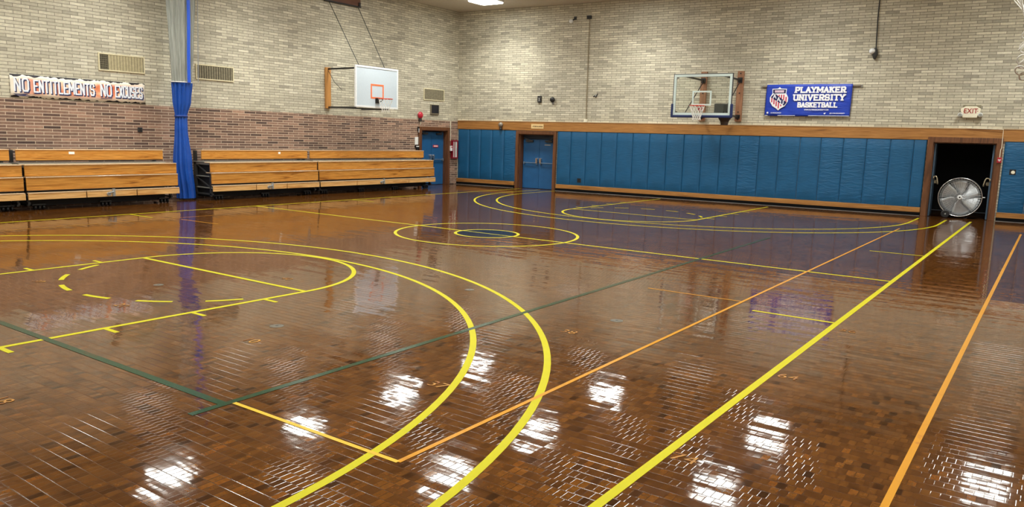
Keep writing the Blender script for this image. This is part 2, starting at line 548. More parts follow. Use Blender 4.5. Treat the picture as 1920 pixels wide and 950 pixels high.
M_TOE_HI = plain('grey_toe_highlight', srgb(104, 100, 95), 0.5, noise=0.3, nscale=3)  # grey stands in for light caught on the toe of the black base

# ------------------------------------------------------------------ mesh helpers
class MB:
    def __init__(s):
        s.b = bmesh.new()
    def box(s, x0, x1, y0, y1, z0, z1):
        v = [s.b.verts.new((x, y, z)) for x in (x0, x1) for y in (y0, y1) for z in (z0, z1)]
        for f in ((0, 1, 3, 2), (4, 6, 7, 5), (0, 4, 5, 1), (2, 3, 7, 6), (0, 2, 6, 4), (1, 5, 7, 3)):
            s.b.faces.new([v[i] for i in f])
        return s
    def bar(s, p, q, wx, wz=None):
        # a rectangular bar from p to q
        wz = wz or wx
        p, q = Vector(p), Vector(q)
        d = (q - p).normalized()
        up = Vector((0, 0, 1)) if abs(d.z) < 0.95 else Vector((0, 1, 0))
        a = d.cross(up).normalized()
        c = a.cross(d)
        v = [s.b.verts.new(e + a * sx * wx / 2 + c * sz * wz / 2) for e in (p, q) for sx, sz in ((-1, -1), (1, -1), (1, 1), (-1, 1))]
        s.b.faces.new(v[0:4][::-1])
        s.b.faces.new(v[4:8])
        for i in range(4):
            j = (i + 1) % 4
            s.b.faces.new((v[i], v[j], v[4 + j], v[4 + i]))
        return s
    def tube(s, pts, r, n=8, closed=False, r1=None):
        pts = [Vector(p) for p in pts]
        L = len(pts)
        rings = []
        prev = None
        for i, p in enumerate(pts):
            if closed:
                d = (pts[(i + 1) % L] - pts[i - 1])
            else:
                d = pts[min(i + 1, L - 1)] - pts[max(i - 1, 0)]
            d.normalize()
            if prev is None:
                up = Vector((0, 0, 1)) if abs(d.z) < 0.9 else Vector((1, 0, 0))
                a = d.cross(up).normalized()
            else:
                a = prev - d * prev.dot(d)
                a = a.normalized() if a.length > 1e-6 else d.orthogonal().normalized()
            prev = a
            c = d.cross(a)
            rr = r if r1 is None else r + (r1 - r) * i / (L - 1)
            rings.append([s.b.verts.new(p + (a * math.cos(t) + c * math.sin(t)) * rr) for t in [2 * PI * k / n for k in range(n)]])
        m = L if closed else L - 1
        for i in range(m):
            A, B = rings[i], rings[(i + 1) % L]
            for k in range(n):
                s.b.faces.new((A[k], A[(k + 1) % n], B[(k + 1) % n], B[k]))
        if not closed:
            s.b.faces.new(rings[0][::-1])
            s.b.faces.new(rings[-1])
        return s
    def ring(s, c, rad, r, axis='Z', n=40, m=8):
        c = Vector(c)
        P = []
        for k in range(n):
            t = 2 * PI * k / n
            x, y = rad * math.cos(t), rad * math.sin(t)
            P.append(c + (Vector((x, y, 0)) if axis == 'Z' else Vector((x, 0, y)) if axis == 'Y' else Vector((0, x, y))))
        return s.tube(P, r, m, True)
    def lathe(s, prof, c=(0, 0, 0), axis='Z', n=40, cap=False):
        c = Vector(c)
        rows = []
        for rad, h in prof:
            row = []
            for k in range(n):
                t = 2 * PI * k / n
                x, y = rad * math.cos(t), rad * math.sin(t)
                p = Vector((x, y, h)) if axis == 'Z' else Vector((x, h, y)) if axis == 'Y' else Vector((h, x, y))
                row.append(s.b.verts.new(c + p))
            rows.append(row)
        for A, B in zip(rows, rows[1:]):
            for k in range(n):
                s.b.faces.new((A[k], A[(k + 1) % n], B[(k + 1) % n], B[k]))
        if cap:
            s.b.faces.new(rows[0][::-1])
            s.b.faces.new(rows[-1])
        return s
    def prism(s, poly, y0, y1, plane='XZ'):
        def P(a, b, h):
            return (a, h, b) if plane == 'XZ' else (h, a, b) if plane == 'YZ' else (a, b, h)
        A = [s.b.verts.new(P(a, b, y0)) for a, b in poly]
        B = [s.b.verts.new(P(a, b, y1)) for a, b in poly]
        s.b.faces.new(A)
        s.b.faces.new(B[::-1])
        k = len(poly)
        for i in range(k):
            j = (i + 1) % k
            s.b.faces.new((A[i], B[i], B[j], A[j]))
        return s
    def quadstrip(s, A, B):
        a = [s.b.verts.new(p) for p in A]
        b = [s.b.verts.new(p) for p in B]
        for i in range(len(a) - 1):
            s.b.faces.new((a[i], a[i + 1], b[i + 1], b[i]))
        return s
    def grid(s, rows):
        V = [[s.b.verts.new(p) for p in r] for r in rows]
        for A, B in zip(V, V[1:]):
            for i in range(len(A) - 1):
                s.b.faces.new((A[i], A[i + 1], B[i + 1], B[i]))
        return s
    def build(s, name, mat, parent=None, loc=None, rotz=0.0, bevel=0.0, smooth=False):
        bmesh.ops.recalc_face_normals(s.b, faces=s.b.faces[:])
        me = bpy.data.meshes.new(name)
        s.b.to_mesh(me)
        s.b.free()
        me.materials.append(mat)
        o = bpy.data.objects.new(name, me)
        COL.objects.link(o)
        if parent:
            o.parent = parent
        if loc is not None:
            o.location = loc
        o.rotation_euler.z = rotz
        if smooth:
            for p in me.polygons:
                p.use_smooth = True
        if bevel:
            mo = o.modifiers.new('edge', 'BEVEL')
            mo.width = bevel
            mo.segments = 2
            mo.limit_method = 'ANGLE'
        return o
def tag(o, label, cat, group=None):
    o['label'] = label
    o['category'] = cat
    if group:
        o['group'] = group
    return o
def thing(name, label, cat, loc=(0, 0, 0), rotz=0.0, group=None):
    o = bpy.data.objects.new(name, None)
    o.empty_display_size = 0.2
    COL.objects.link(o)
    o.location = loc
    o.rotation_euler.z = rotz
    return tag(o, label, cat, group)
def struct(o):
    o['kind'] = 'structure'
    return o
def text_mesh(s, size, depth, name, mat, parent, loc, rot=(PI / 2, 0, 0), align='CENTER', bold=0.0, xs=1.0, label=None):
    cu = bpy.data.curves.new(name, 'FONT')
    cu.body = s
    cu.size = size
    cu.extrude = depth
    cu.offset = bold
    cu.align_x = align
    cu.align_y = 'CENTER'
    cu.space_character = 1.05
    t = bpy.data.objects.new(name, cu)
    COL.objects.link(t)
    bpy.context.view_layer.update()
    me = bpy.data.meshes.new_from_object(t.evaluated_get(bpy.context.evaluated_depsgraph_get()))
    bpy.data.objects.remove(t, do_unlink=True)
    me.materials.clear()
    me.materials.append(mat)
    me.transform(Matrix.Diagonal((xs, 1, 1, 1)))
    o = bpy.data.objects.new(name, me)
    COL.objects.link(o)
    o.parent = parent
    o.location = loc
    o.rotation_euler = rot
    if label:
        o['label'] = label
    return o
BACK = dict(rotz=TH)
LEFT = PI / 2
def on_back(name, label, cat, u, z=0.0, group=None):
    return thing(name, label, cat, BW(u, 0, z), TH, group)
def on_left(name, label, cat, y, z=0.0, group=None):
    return thing(name, label, cat, (XL, y, z), LEFT, group)
# on both walls the local frame is: x along the wall to the right, -y out into the room, z up

# ------------------------------------------------------------------ room shell
mb = MB()
mb.box(-11.1, 11.1, YF - 0.3, 15.8, -0.2, 0.0)
floor = struct(mb.build('floor', M_FLOOR))
mb = MB()
mb.box(-11.1, 11.1, YF - 0.3, 13.8, H, H + 0.2)
struct(mb.build('ceiling', M_CEIL))

# left wall, with the doorway of door_1 (y 9.72 .. 11.31, 0 .. 2.14)
D1 = (9.74, 11.30, 2.13)
mb = MB()
mb.box(XL - 0.35, XL, YF, D1[0], 0, H)
mb.box(XL - 0.35, XL, D1[1], 12.4, 0, H)
mb.box(XL - 0.35, XL, D1[0], D1[1], D1[2], H)
struct(mb.build('wall_left', M_LEFT))
# back wall, local frame: door_2 (u -7.84 .. -6.3), door_3 (u 6.12 .. 7.72)
D2 = (-7.86, -6.30, 2.09)
D3 = (6.13, 7.72, 2.16)
mb = MB()
xs = [-11.3, D2[0], D2[1], D3[0], D3[1], 11.3]
mb.box(xs[0], xs[1], 0, 0.35, 0, H)
mb.box(xs[1], xs[2], 0, 0.35, D2[2], H)
mb.box(xs[2], xs[3], 0, 0.35, 0, H)
mb.box(xs[3], xs[4], 0, 0.35, D3[2], H)
mb.box(xs[4], xs[5], 0, 0.35, 0, H)
struct(mb.build('wall_back', M_BACK, None, BW(0), TH))
mb = MB()
mb.box(XR, XR + 0.3, YF, 13.6, 0, H)
struct(mb.build('wall_right', M_LEFT))
mb = MB()
mb.box(-11.1, 11.1, YF - 0.3, YF, 0, H)
struct(mb.build('wall_front', M_BACK))
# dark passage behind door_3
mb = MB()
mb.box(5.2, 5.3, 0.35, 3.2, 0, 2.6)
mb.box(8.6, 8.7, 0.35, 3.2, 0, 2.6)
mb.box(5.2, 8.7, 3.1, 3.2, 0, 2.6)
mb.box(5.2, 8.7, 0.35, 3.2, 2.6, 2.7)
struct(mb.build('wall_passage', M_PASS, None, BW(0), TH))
# panel closing the wall behind the blue doors
mb = MB()
mb.box(-8.2, -5.9, 0.36, 0.46, 0, 2.5)
struct(mb.build('wall_backing', M_PASS, None, BW(0), TH))
mb = MB()
mb.box(XL - 0.46, XL - 0.36, 9.4, 11.7, 0, 2.5)
struct(mb.build('wall_backing', M_PASS))

# wood band above the pads, wood sill below them, black base with its toe highlight painted grey
mb = MB()
mb.box(-10.74, 11.2, -0.045, 0, 2.205, 2.535)
struct(mb.build('trim_1', M_TRIM, None, BW(0), TH, bevel=0.006))
mb = MB()
mb.box(-10.74, 11.2, -0.06, 0, 2.533, 2.548)
struct(mb.build('trim_2', M_NOSE, None, BW(0), TH))
for i, (a, b) in enumerate(((-10.74, -8.0), (-6.16, 5.985), (7.88, 11.2))):
    mb = MB()
    mb.box(a, b, -0.075, 0, 0.1, 0.245)
    bb = struct(mb.build('baseboard_back', M_TRIM, None, BW(0), TH, bevel=0.006))
    mb = MB()
    mb.prism([(-0.08, 0.0), (-0.08, 0.103), (0, 0.103), (0, 0.0)], a, b, 'YZ')
    mb.build('rubber_base', plain('matt_black_base', srgb(14, 14, 15), 0.9, spec=0.1), bb)
    mb = MB()
    mb.prism([(-0.115, 0.0), (-0.112, 0.003), (-0.08, 0.010), (-0.08, 0.0)], a, b, 'YZ')
    mb.build('toe_highlight', M_TOE_HI, bb)

# ------------------------------------------------------------------ doors
def leaf_door(parent, x0, x1, y, z1, side):
    """one blue leaf with panic bar, pull and closer; side: +1 hinge on the right"""
    mb = MB()
    mb.box(x0, x1, y, y + 0.045, 0.012, z1)
    lf = mb.build('door_leaf', M_DOOR, parent, bevel=0.003)
    mb = MB()
    xa, xb = x0 + 0.05, x1 - 0.05
    mb.bar((xa, y - 0.06, 0.99), (xb, y - 0.06, 0.99), 0.03)
    mb.box(xa, xa + 0.05, y - 0.07, y, 0.93, 1.03)
    mb.box(xb - 0.05, xb, y - 0.07, y, 0.93, 1.03)
    mb.build('panic_bar', plain('blue_grey_bar', srgb(96, 118, 140), 0.45), lf, bevel=0.004)
    xi = x1 - 0.08 if side < 0 else x0 + 0.08
    mb = MB()
    mb.lathe([(0.0, -0.10), (0.03, -0.10), (0.045, -0.06), (0.045, -0.02), (0.05, 0.0)], (xi, y, 1.14), 'Y', 16)
    mb.box(xi - 0.03, xi + 0.03, y - 0.085, y - 0.005, 0.98, 1.13)
    mb.build('door_pull', M_CHROME, lf, smooth=False)
    xc = x0 + 0.3 if side < 0 else x1 - 0.3
    mb = MB()
    mb.box(xc - 0.15, xc + 0.15, y - 0.075, y, z1 - 0.10, z1 - 0.03)
    mb.bar((xc, y - 0.07, z1 - 0.03), (xc + 0.2 * side, y - 0.10, z1 + 0.04), 0.025)
    mb.build('door_closer', M_DARK, lf)
    return lf
def frame_mesh(x0, x1, z1, fw, d0, d1, cas):
    mb = MB()
    # casing on the wall face and jamb lining
    mb.box(x0 - cas, x0 + 0.02, -0.085, 0.0, 0, z1 + cas)
    mb.box(x1 - 0.02, x1 + cas, -0.085, 0.0, 0, z1 + cas)
    mb.box(x0 + 0.02, x1 - 0.02, -0.085, 0.0, z1 - 0.02, z1 + cas)
    mb.box(x0, x0 + fw, 0.0, d1, 0, z1)
    mb.box(x1 - fw, x1, 0.0, d1, 0, z1)
    mb.box(x0 + fw, x1 - fw, 0.0, d1, z1 - fw, z1)
    return mb
# door_2: blue pair in the back wall
d2 = struct(frame_mesh(D2[0], D2[1], D2[2], 0.05, 0, 0.34, 0.10).build('door_2', M_FRAME, None, BW(0), TH, bevel=0.004))
mid = (D2[0] + D2[1]) / 2
leaf_door(d2, D2[0] + 0.06, mid - 0.004, 0.24, 1.88, -1)
leaf_door(d2, mid + 0.004, D2[1] - 0.06, 0.24, 1.88, 1)
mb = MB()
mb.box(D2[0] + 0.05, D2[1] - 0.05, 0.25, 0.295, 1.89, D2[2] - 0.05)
mb.build('closer_shadow_panel', plain('dark_blue_closer_shadow', srgb(26, 44, 66), 0.5), d2)  # dark panel standing in for the shadow of the door closers
mb = MB()
mb.box(mid + 0.22, mid + 0.48, 0.232, 0.24, 1.66, 1.70)
mb.build('nameplate', M_GREYM, d2)
# door_1: blue pair in the left wall
d1 = struct(frame_mesh(D1[0], D1[1], D1[2], 0.05, 0, 0.3, 0.11).build('door_1', M_FRAME, None, (XL, 0, 0), LEFT, bevel=0.004))
mid = (D1[0] + D1[1]) / 2
leaf_door(d1, D1[0] + 0.06, mid - 0.004, 0.12, 2.05, -1)
leaf_door(d1, mid + 0.004, D1[1] - 0.06, 0.12, 2.05, 1)
mb = MB()
mb.box(10.62, 10.92, 0.105, 0.12, 1.46, 1.55)
sg = mb.build('door_sign', M_RED, d1)
sg['label'] = 'small red and white sign on the door leaf'
mb = MB()
mb.box(10.66, 10.88, 0.100, 0.105, 1.49, 1.525)
mb.build('sign_text_band', M_PAPER, sg)
# door_3: open pair, leaves swung back into the passage
d3 = struct(frame_mesh(D3[0], D3[1], D3[2], 0.045, 0, 0.34, 0.13).build('door_3', M_FRAME, None, BW(0), TH, bevel=0.004))
for sx, x in ((1, D3[0] + 0.075), (-1, D3[1] - 0.075)):
    mb = MB()
    mb.box(x - 0.022, x + 0.022, 0.07, 0.84, 0.012, 2.1)
    lf = mb.build('door_leaf', plain('dim_blue_grey_door', srgb(66, 88, 108), 0.5), d3, bevel=0.003)
    mb = MB()
    xi = x + sx * 0.022
    mb.bar((xi + sx * 0.06, 0.10, 1.0), (xi + sx * 0.06, 0.72, 1.0), 0.03)
    mb.box(min(xi, xi + sx * 0.07), max(xi, xi + sx * 0.07), 0.66, 0.72, 0.94, 1.04)
    mb.build('panic_bar', M_BRASS, lf)
    mb = MB()
    mb.tube([(xi, 0.06, 1.16), (xi + sx * 0.07, 0.05, 1.17), (xi + sx * 0.10, 0.05, 1.12), (xi + sx * 0.125, 0.04, 1.0), (xi + sx * 0.13, 0.04, 0.94)], 0.018, 8)
    mb.lathe([(0.0, 0.0), (0.05, 0.0), (0.04, 0.03), (0, 0.03)], (xi, 0.06, 1.12), 'X', 14)
    mb.build('lever_handle', M_BRASS, lf, smooth=True)

# ------------------------------------------------------------------ court markings: paint on the floor
LZ = [0.0012]
def strip(name, p, q, w, mat, label=None):
    p, q = Vector((p[0], p[1], 0)), Vector((q[0], q[1], 0))
    d = (q - p).normalized()
    a = Vector((-d.y, d.x, 0)) * w / 2
    mb = MB()
    LZ[0] += 0.00002
    z = Vector((0, 0, LZ[0]))
    mb.quadstrip([p + a + z, q + a + z], [p - a + z, q - a + z])
    o = mb.build(name, mat, floor)
    if label:
        o['label'] = label
    return o
def arc(name, c, r, a0, a1, w, mat, extra=None, label=None):
    n = max(6, int(abs(a1 - a0) / R(2)))
    mb = MB()
    LZ[0] += 0.00002
    A, B = [], []
    for k in range(n + 1):
        t = a0 + (a1 - a0) * k / n
        A.append(Vector((c[0] + (r + w / 2) * math.cos(t), c[1] + (r + w / 2) * math.sin(t), LZ[0])))
        B.append(Vector((c[0] + (r - w / 2) * math.cos(t), c[1] + (r - w / 2) * math.sin(t), LZ[0])))
    if extra is not None:       # straight run to the baseline from both ends
        for L_, rr in ((A, r + w / 2), (B, r - w / 2)):
            L_.insert(0, Vector((c[0] + rr * math.cos(a0), extra, LZ[0])))
            L_.append(Vector((c[0] + rr * math.cos(a1), extra, LZ[0])))
    mb.quadstrip(A, B)
    o = mb.build(name, mat, floor)
    if label:
        o['label'] = label
    return o
LW = 0.062
CW, CWL, CL = 7.354, -7.58, 12.006
CX = -0.11
Yb = CL - 1.6
strip('sideline', (CW, -13.5), (CW, 12.1), LW, M_YELLOW)
strip('sideline', (CWL, -13.5), (CWL, 12.0), LW, M_YELLOW)
strip('halfcourt_line', (CWL, 0), (CW, 0), LW, M_YELLOW)
arc('center_circle', (CX, 0), 1.829, 0, 2 * PI, LW, M_YELLOW)
mb = MB()
LZ[0] += 0.00002
mb.b.faces.new([mb.b.verts.new((CX + 0.62 * math.cos(2 * PI * k / 48), 0.62 * math.sin(2 * PI * k / 48), LZ[0])) for k in range(48)])
mb.build('navy_center_disc', M_NAVYF, floor)
arc('inner_center_circle', (CX, 0), 0.635, 0, 2 * PI, LW, M_YELLOW)
strip('halfcourt_line_on_disc', (CX - 0.6, 0), (CX + 0.6, 0), 0.04, M_YELLOW)
yf = CL - 5.791
for s in (-1, 1):
    arc('three_point_arc', (0, s * Yb), 6.077, 0 if s < 0 else -PI, PI if s < 0 else 0, LW, M_YELLOW, s * 12.08 if s > 0 else -13.0)
    arc('outer_three_point_arc', (0, s * Yb), 6.76, 0 if s < 0 else -PI, PI if s < 0 else 0, LW, M_YELLOW, s * 12.08 if s > 0 else -13.0)
    for x in (-1.829, 1.829):
        strip('lane_line', (x, s * yf), (x, s * 12.05), LW, M_YELLOW)
        for d in (5.18, 4.27, 3.35, 2.44):
            sx = 1 if x > 0 else -1
            strip('lane_tick', (x, s * (CL - d)), (x + sx * 0.24, s * (CL - d)), 0.05, M_YELLOW)
    strip('free_throw_line', (-1.829, s * yf), (1.829, s * yf), LW, M_YELLOW)
    if s < 0:
        arc('free_throw_arc', (0, s * yf), 1.829, 0, PI, LW, M_YELLOW)
    else:
        arc('free_throw_arc', (0, s * yf), 1.829, -PI, 0, LW, M_YELLOW)
    for k in range(6):
        t = R(-59.6 + k * 23.7)
        base = -PI / 2 if s < 0 else PI / 2
        arc('free_throw_dash', (0, s * yf), 1.829, base + t - R(6.4), base + t + R(6.4), LW, M_YELLOW)
    strip('coaching_box_mark', (6.41, s * 3.42), (CW, s * 3.42), 0.05, M_YELLOW)
    strip('coaching_box_mark', (CWL, s * 3.3), (-6.66, s * 3.3), 0.05, M_YELLOW)
# older games' lines
strip('volleyball_line', (6.15, -9.12), (6.15, 8.45), 0.036, M_ORANGE, 'thin orange line')
strip('volleyball_line', (4.5, -9.12), (6.15, -9.12), 0.034, mat_paint('faded_yellow_line_paint', srgb(190, 156, 44), 0.3, 0.32, srgb(150, 100, 34)), 'thin faded yellow line')
strip('volleyball_line', (4.88, -3.02), (6.15, -3.0), 0.03, M_ORANGE, 'thin orange line')
strip('volleyball_line', (-6.02, -3.03), (-4.77, -2.97), 0.035, M_ORANGE, 'thin orange line')
strip('volleyball_line', (-6.3, -9.1), (-6.3, -2.0), 0.03, M_ORANGE, 'thin orange line')
strip('outer_boundary_line', (8.6, -12.6), (8.6, 9.5), 0.042, M_ORANGE, 'orange line nearest the right wall')
strip('green_boundary_line', (-6, -9.2), (4.5, -9.18), 0.065, M_GREEN, 'worn green line')
strip('green_boundary_line', (4.52, -9.45), (4.36, 4.0), 0.06, M_GREEN, 'worn green line')
for tx, ty, s in ((3.23, -8.02, '10'), (5.3, -5.75, '38'), (7.53, -3.72, '56'), (7.5, -5.82, '64'), (7.48, -7.98, '74'),
                  (3.28, -10.12, '18'), (1.0, -8.05, '20'), (-1.0, -8.03, '30'), (1.0, -5.84, '40'), (5.39, -7.88, '37')):
    LZ[0] += 0.00002
    text_mesh(s, 0.17, 0.0002, 'painted_numeral', M_GOLD, floor, (tx, ty, LZ[0]), (0, 0, 0))
# anchor plates sunk in the floor
for x, y, r, lb in ((2.96, -7.52, 0.07, 'dull metal floor anchor plate in front of the painted 10'),
                    (5.44, -4.98, 0.07, 'dull metal floor anchor plate beyond the outer arc, left of the orange line'),
                    (0.22, -7.17, 0.06, 'dull metal floor anchor plate inside the near free throw lane'),
                    (3.22, -4.75, 0.06, 'dull metal floor anchor plate beside the inner three point arc')):
    t = thing('floor_anchor', lb, 'floor plate', (x, y, 0), 0, 'floor anchor plates')
    mb = MB()
    mb.lathe([(0, 0.0035), (r * 0.75, 0.0035), (r, 0.002), (r, 0.0)], n=28)
    mb.build('plate', plain('dull_floor_metal', srgb(92, 88, 76), 0.35, metal=0.4, noise=0.3), t)
    mb = MB()
    mb.lathe([(0, 0.0045), (r * 0.22, 0.0045), (r * 0.22, 0.003)], n=16)
    mb.build('screw', M_BLACK, t)

# ------------------------------------------------------------------ blue wall pads
def pad(u0, u1, label, wrinkle=False, cut=None):
    t = on_back('wall_pad', label, 'wall pad', (u0 + u1) / 2, 0, 'blue wall pads')
    h = (u1 - u0) / 2 - 0.004
    mb = MB()
    # softly bulging face
    fxs = [0, 0.02, 0.06, 0.15, 0.3, 0.5, 0.7, 0.85, 0.94, 0.98, 1]
    nx, nz = len(fxs) - 1, 12
    z0, z1 = 0.25, 2.2
    rows = []
    for j in range(nz + 1):
        row = []
        for i in range(nx + 1):
            fx, fz = fxs[i], j / nz
            e = min(fx, 1 - fx, (min(fz, 1 - fz)) * 2.5)
            d = 0.026 + 0.034 * min(1, e * 7) ** 0.5
            row.append((-h + 2 * h * fx, -d, z0 + (z1 - z0) * fz))
        rows.append(row)
    mb.grid(rows)
    mb.box(-h, h, -0.026, -0.001, z0, z1)
    p = mb.build('padding', M_PADW if wrinkle else M_PAD, t, smooth=False)
    for f in p.data.polygons:
        f.use_smooth = True
    mo = p.modifiers.new('edge', 'EDGE_SPLIT')
    mo.split_angle = R(50)
    if cut:
        cx, cz, col = cut
        mb = MB()
        mb.box(cx - 0.075, cx + 0.075, -0.0645, -0.040, cz - 0.08, cz + 0.07)
        c = mb.build('outlet_cutout', M_BLACK, t)
        c['label'] = 'dark square cutout'
        mb = MB()
        mb.lathe([(0, -0.068), (0.045, -0.068), (0.05, -0.055)] if col else [(0, -0.064), (0.02, -0.064), (0.02, -0.058)], (cx + 0.01, 0, cz - 0.01), 'Y', 20)
        mb.build('outlet', M_IVORY if col else M_GREYM, c)
    return t
Lb = [-10.71, -10.17, -9.62, -9.07, -8.52, -7.975]
ln = ['blue wall pad in the far corner beside the fire extinguisher cabinet', 'blue wall pad, second from the far corner, left of the double doors',
      'blue wall pad, third from the far corner, left of the double doors',
      'blue wall pad below the small lamp, second to the left of the double doors', 'wrinkled blue wall pad touching the left side of the blue double doors']
for i in range(5):
    pad(Lb[i], Lb[i + 1], ln[i], i == 4)
Rb = [-6.165, -5.60, -4.98, -4.37, -3.765, -3.155, -2.535, -1.905, -1.295, -0.675, -0.05, 0.57, 1.21, 1.835, 2.47, 3.09, 3.735, 4.38, 5.03, 5.65, 5.985]
ordn = ['first', 'second', 'third', 'fourth', 'fifth', 'sixth', 'seventh', 'eighth', 'ninth', 'tenth', 'eleventh', 'twelfth']
for i in range(20):
    if i == 0:
        lb = 'blue wall pad touching the right side of the blue double doors'
    elif i == 1:
        lb = 'blue wall pad with a small dark outlet cutout near its bottom edge'
    elif i < 10:
        lb = 'blue wall pad, %s to the right of the blue double doors' % ordn[i]
    elif i == 19:
        lb = 'narrow blue wall pad touching the left side of the open doorway'
    else:
        lb = '%sblue wall pad, %s to the left of the open doorway' % ('wrinkled ' if i in (11, 15, 16, 17) else '', ordn[19 - i])
    pad(Rb[i], Rb[i + 1], lb, i in (11, 15, 16, 17), (0.10, 0.44, False) if i == 1 else None)
pad(7.885, 8.50, 'wrinkled blue wall pad with a white outlet, right of the open doorway', True, (-0.05, 1.38, True))
pad(8.50, 9.12, 'blue wall pad cut off by the right edge of the photo', True)

# ------------------------------------------------------------------ bleachers
def bleacher(y0, y1, label, end0, end1, kicks, handle, tags_, a0=0.0):
    """closed telescopic bleacher along the left wall; local x = y along the wall"""
    ym = (y0 + y1) / 2
    t = thing('bleacher', label, 'bleachers', (XL, ym, 0), LEFT, 'folded wooden bleachers')
    a, b = y0 - ym, y1 - ym
    f = lambda X: -(X - XL)          # local y of a world X
    # rows: front face X, top z, bottom z, inset of the ends
    for nm, X, zt, zb, i0, i1 in (('A', -9.95, 1.345, 1.10, end0, end1), ('B', -9.56, 1.015, 0.762, 0, 0), ('C', -9.51, 0.742, 0.45, 0, 0)):
        mb = MB()
        mb.box(a + i0, b - i1, f(X), f(X) + 0.035, zb, zt - 0.010)
        bd = mb.build('riser_board', M_OAK, t, bevel=0.004)
        mb = MB()
        mb.box(a + i0, b - i1, f(X) - 0.012, f(X) + 0.27, zt - 0.010, zt + 0.010)
        mb.build('seat_nosing', M_NOSE, bd, bevel=0.005)
        mb = MB()
        mb.box(a + i0 + 0.01, b - i1 - 0.01, f(X) + 0.005, f(X) + 0.03, zb - 0.02, zb)
        mb.build('riser_rail', M_BLACK, bd)
    # grey deck behind the second row
    mb = MB()
    mb.box(a + end0, b - end1, f(-9.90), f(-10.40), 1.02, 1.045)
    mb.box(a + end0, b - end1, f(-9.58) + 0.25, f(-9.90), 1.02, 1.04)
    mb.build('deck', M_DECK, t)
    # bottom kick boards split by slots
    ks = [a] + [k - ym for k in kicks] + [b]
    for k0, k1 in zip(ks, ks[1:]):
        mb = MB()
        mb.box(k0 + (0.012 if k0 != a else 0), k1 - (0.012 if k1 != b else 0), f(-9.45), f(-9.45) + 0.03, 0.245, 0.385)
        kb = mb.build('kick_board', M_OAK_L, t, bevel=0.004)
        mb = MB()
        mb.box(k0 + 0.012, k1 - 0.012, f(-9.45) - 0.006, f(-9.45) + 0.10, 0.385, 0.405)
        mb.build('kick_nosing', M_NOSE, kb, bevel=0.004)
    # dark understructure: end frames, uprights, beams, wheels
    for e in (a + max(end0, 0.03) , b - max(end1, 0.03)):
        mb = MB()
        s = 1 if e < 0 else -1
        mb.box(min(e, e + s * 0.05), max(e, e + s * 0.05), f(-9.60), f(-9.66), 0.10, 1.0)
        mb.box(min(e, e + s * 0.05), max(e, e + s * 0.05), f(-10.28), f(-10.40), 0.03, 1.32)
        for z in (0.14,):
            mb.box(min(e, e + s * 0.05), max(e, e + s * 0.05), f(-9.55), f(-10.40), z, z + 0.045)
        mb.bar((e + s * 0.025, f(-9.65), 0.66), (e + s * 0.025, f(-10.3), 0.98), 0.03)
        mb.bar((e + s * 0.025, f(-9.65), 0.34), (e + s * 0.025, f(-10.3), 0.62), 0.03)
        mb.build('end_frame', M_DARK, t)
        mb = MB()
        for z, dz, x_ in ((0.955, 0.06, -9.62), (0.63, 0.025, -9.58), (0.32, 0.025, -9.54)):
            mb.box(min(e, e + s * 0.22), max(e, e + s * 0.22), f(x_), f(-10.36), z, z + dz)
        mb.build('end_shelves', M_DECK, t)
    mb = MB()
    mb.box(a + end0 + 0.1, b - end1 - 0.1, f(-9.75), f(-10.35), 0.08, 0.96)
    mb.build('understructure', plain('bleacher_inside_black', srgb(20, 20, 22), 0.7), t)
    x = a + 0.35
    nW = max(2, int((b - a) / 1.1))
    for k in range(nW):
        x = a + 0.3 + (b - a - 0.6) * k / (nW - 1)
        mb = MB()
        for dx in (-0.09, 0.0, 0.09):
            mb.lathe([(0.0, -0.02), (0.05, -0.02), (0.055, -0.012), (0.055, 0.012), (0.05, 0.02), (0.0, 0.02)], (x + dx, f(-9.68), 0.056), 'X', 18)
        wl = mb.build('caster_wheels', M_RUBBER, t)
        mb = MB()
        mb.box(x - 0.14, x + 0.14, f(-9.66), f(-9.73), 0.10, 0.13)
        mb.build('caster_bracket', M_DARK, wl)
    if handle is not None:
        hx = handle - ym
        mb = MB()
        mb.box(hx - 0.02, hx + 0.04, f(-9.43) - 0.015, f(-9.45), 0.25, 0.43)
        mb.tube([(hx - 0.14, f(-9.43) - 0.01, 0.30), (hx - 0.13, f(-9.40), 0.34), (hx - 0.02, f(-9.40), 0.36), (hx, f(-9.43), 0.36)], 0.018, 8)
        mb.lathe([(0.0, -0.03), (0.045, -0.025), (0.045, 0.02)], (hx - 0.11, f(-9.43), 0.31), 'Y', 16)
        mb.build('pull_latch', M_GREYM, t)
    for ty, X, z, w in tags_:
        mb = MB()
        mb.box(ty - ym - w / 2, ty - ym + w / 2, f(X) - 0.003, f(X), z - 0.03, z + 0.03)
        mb.build('paper_sticker', M_PAPER, t)
    return t
bleacher(-9.2, -4.62, 'folded wooden bleacher section cut off by the left edge of the photo', 0.0, 0.08, [-7.8, -6.2], None, [])
bleacher(-4.565, -0.945, 'folded wooden bleacher section left of the blue curtain, under the orange and white banner', 0.0, 0.13, [-3.3, -2.08], -2.68, [(-3.36, -9.95, 1.27, 0.13)])
bleacher(0.04, 3.725, 'folded wooden bleacher section right of the blue curtain, its open end showing', -0.0, 0.05, [1.42, 2.5], 1.95, [(2.62, -9.95, 1.27, 0.08)])
bleacher(3.785, 9.17, 'long folded wooden bleacher section ending in front of the blue side doors', 0.0, 0.10, [5.3, 6.55, 7.75], 6.5, [])

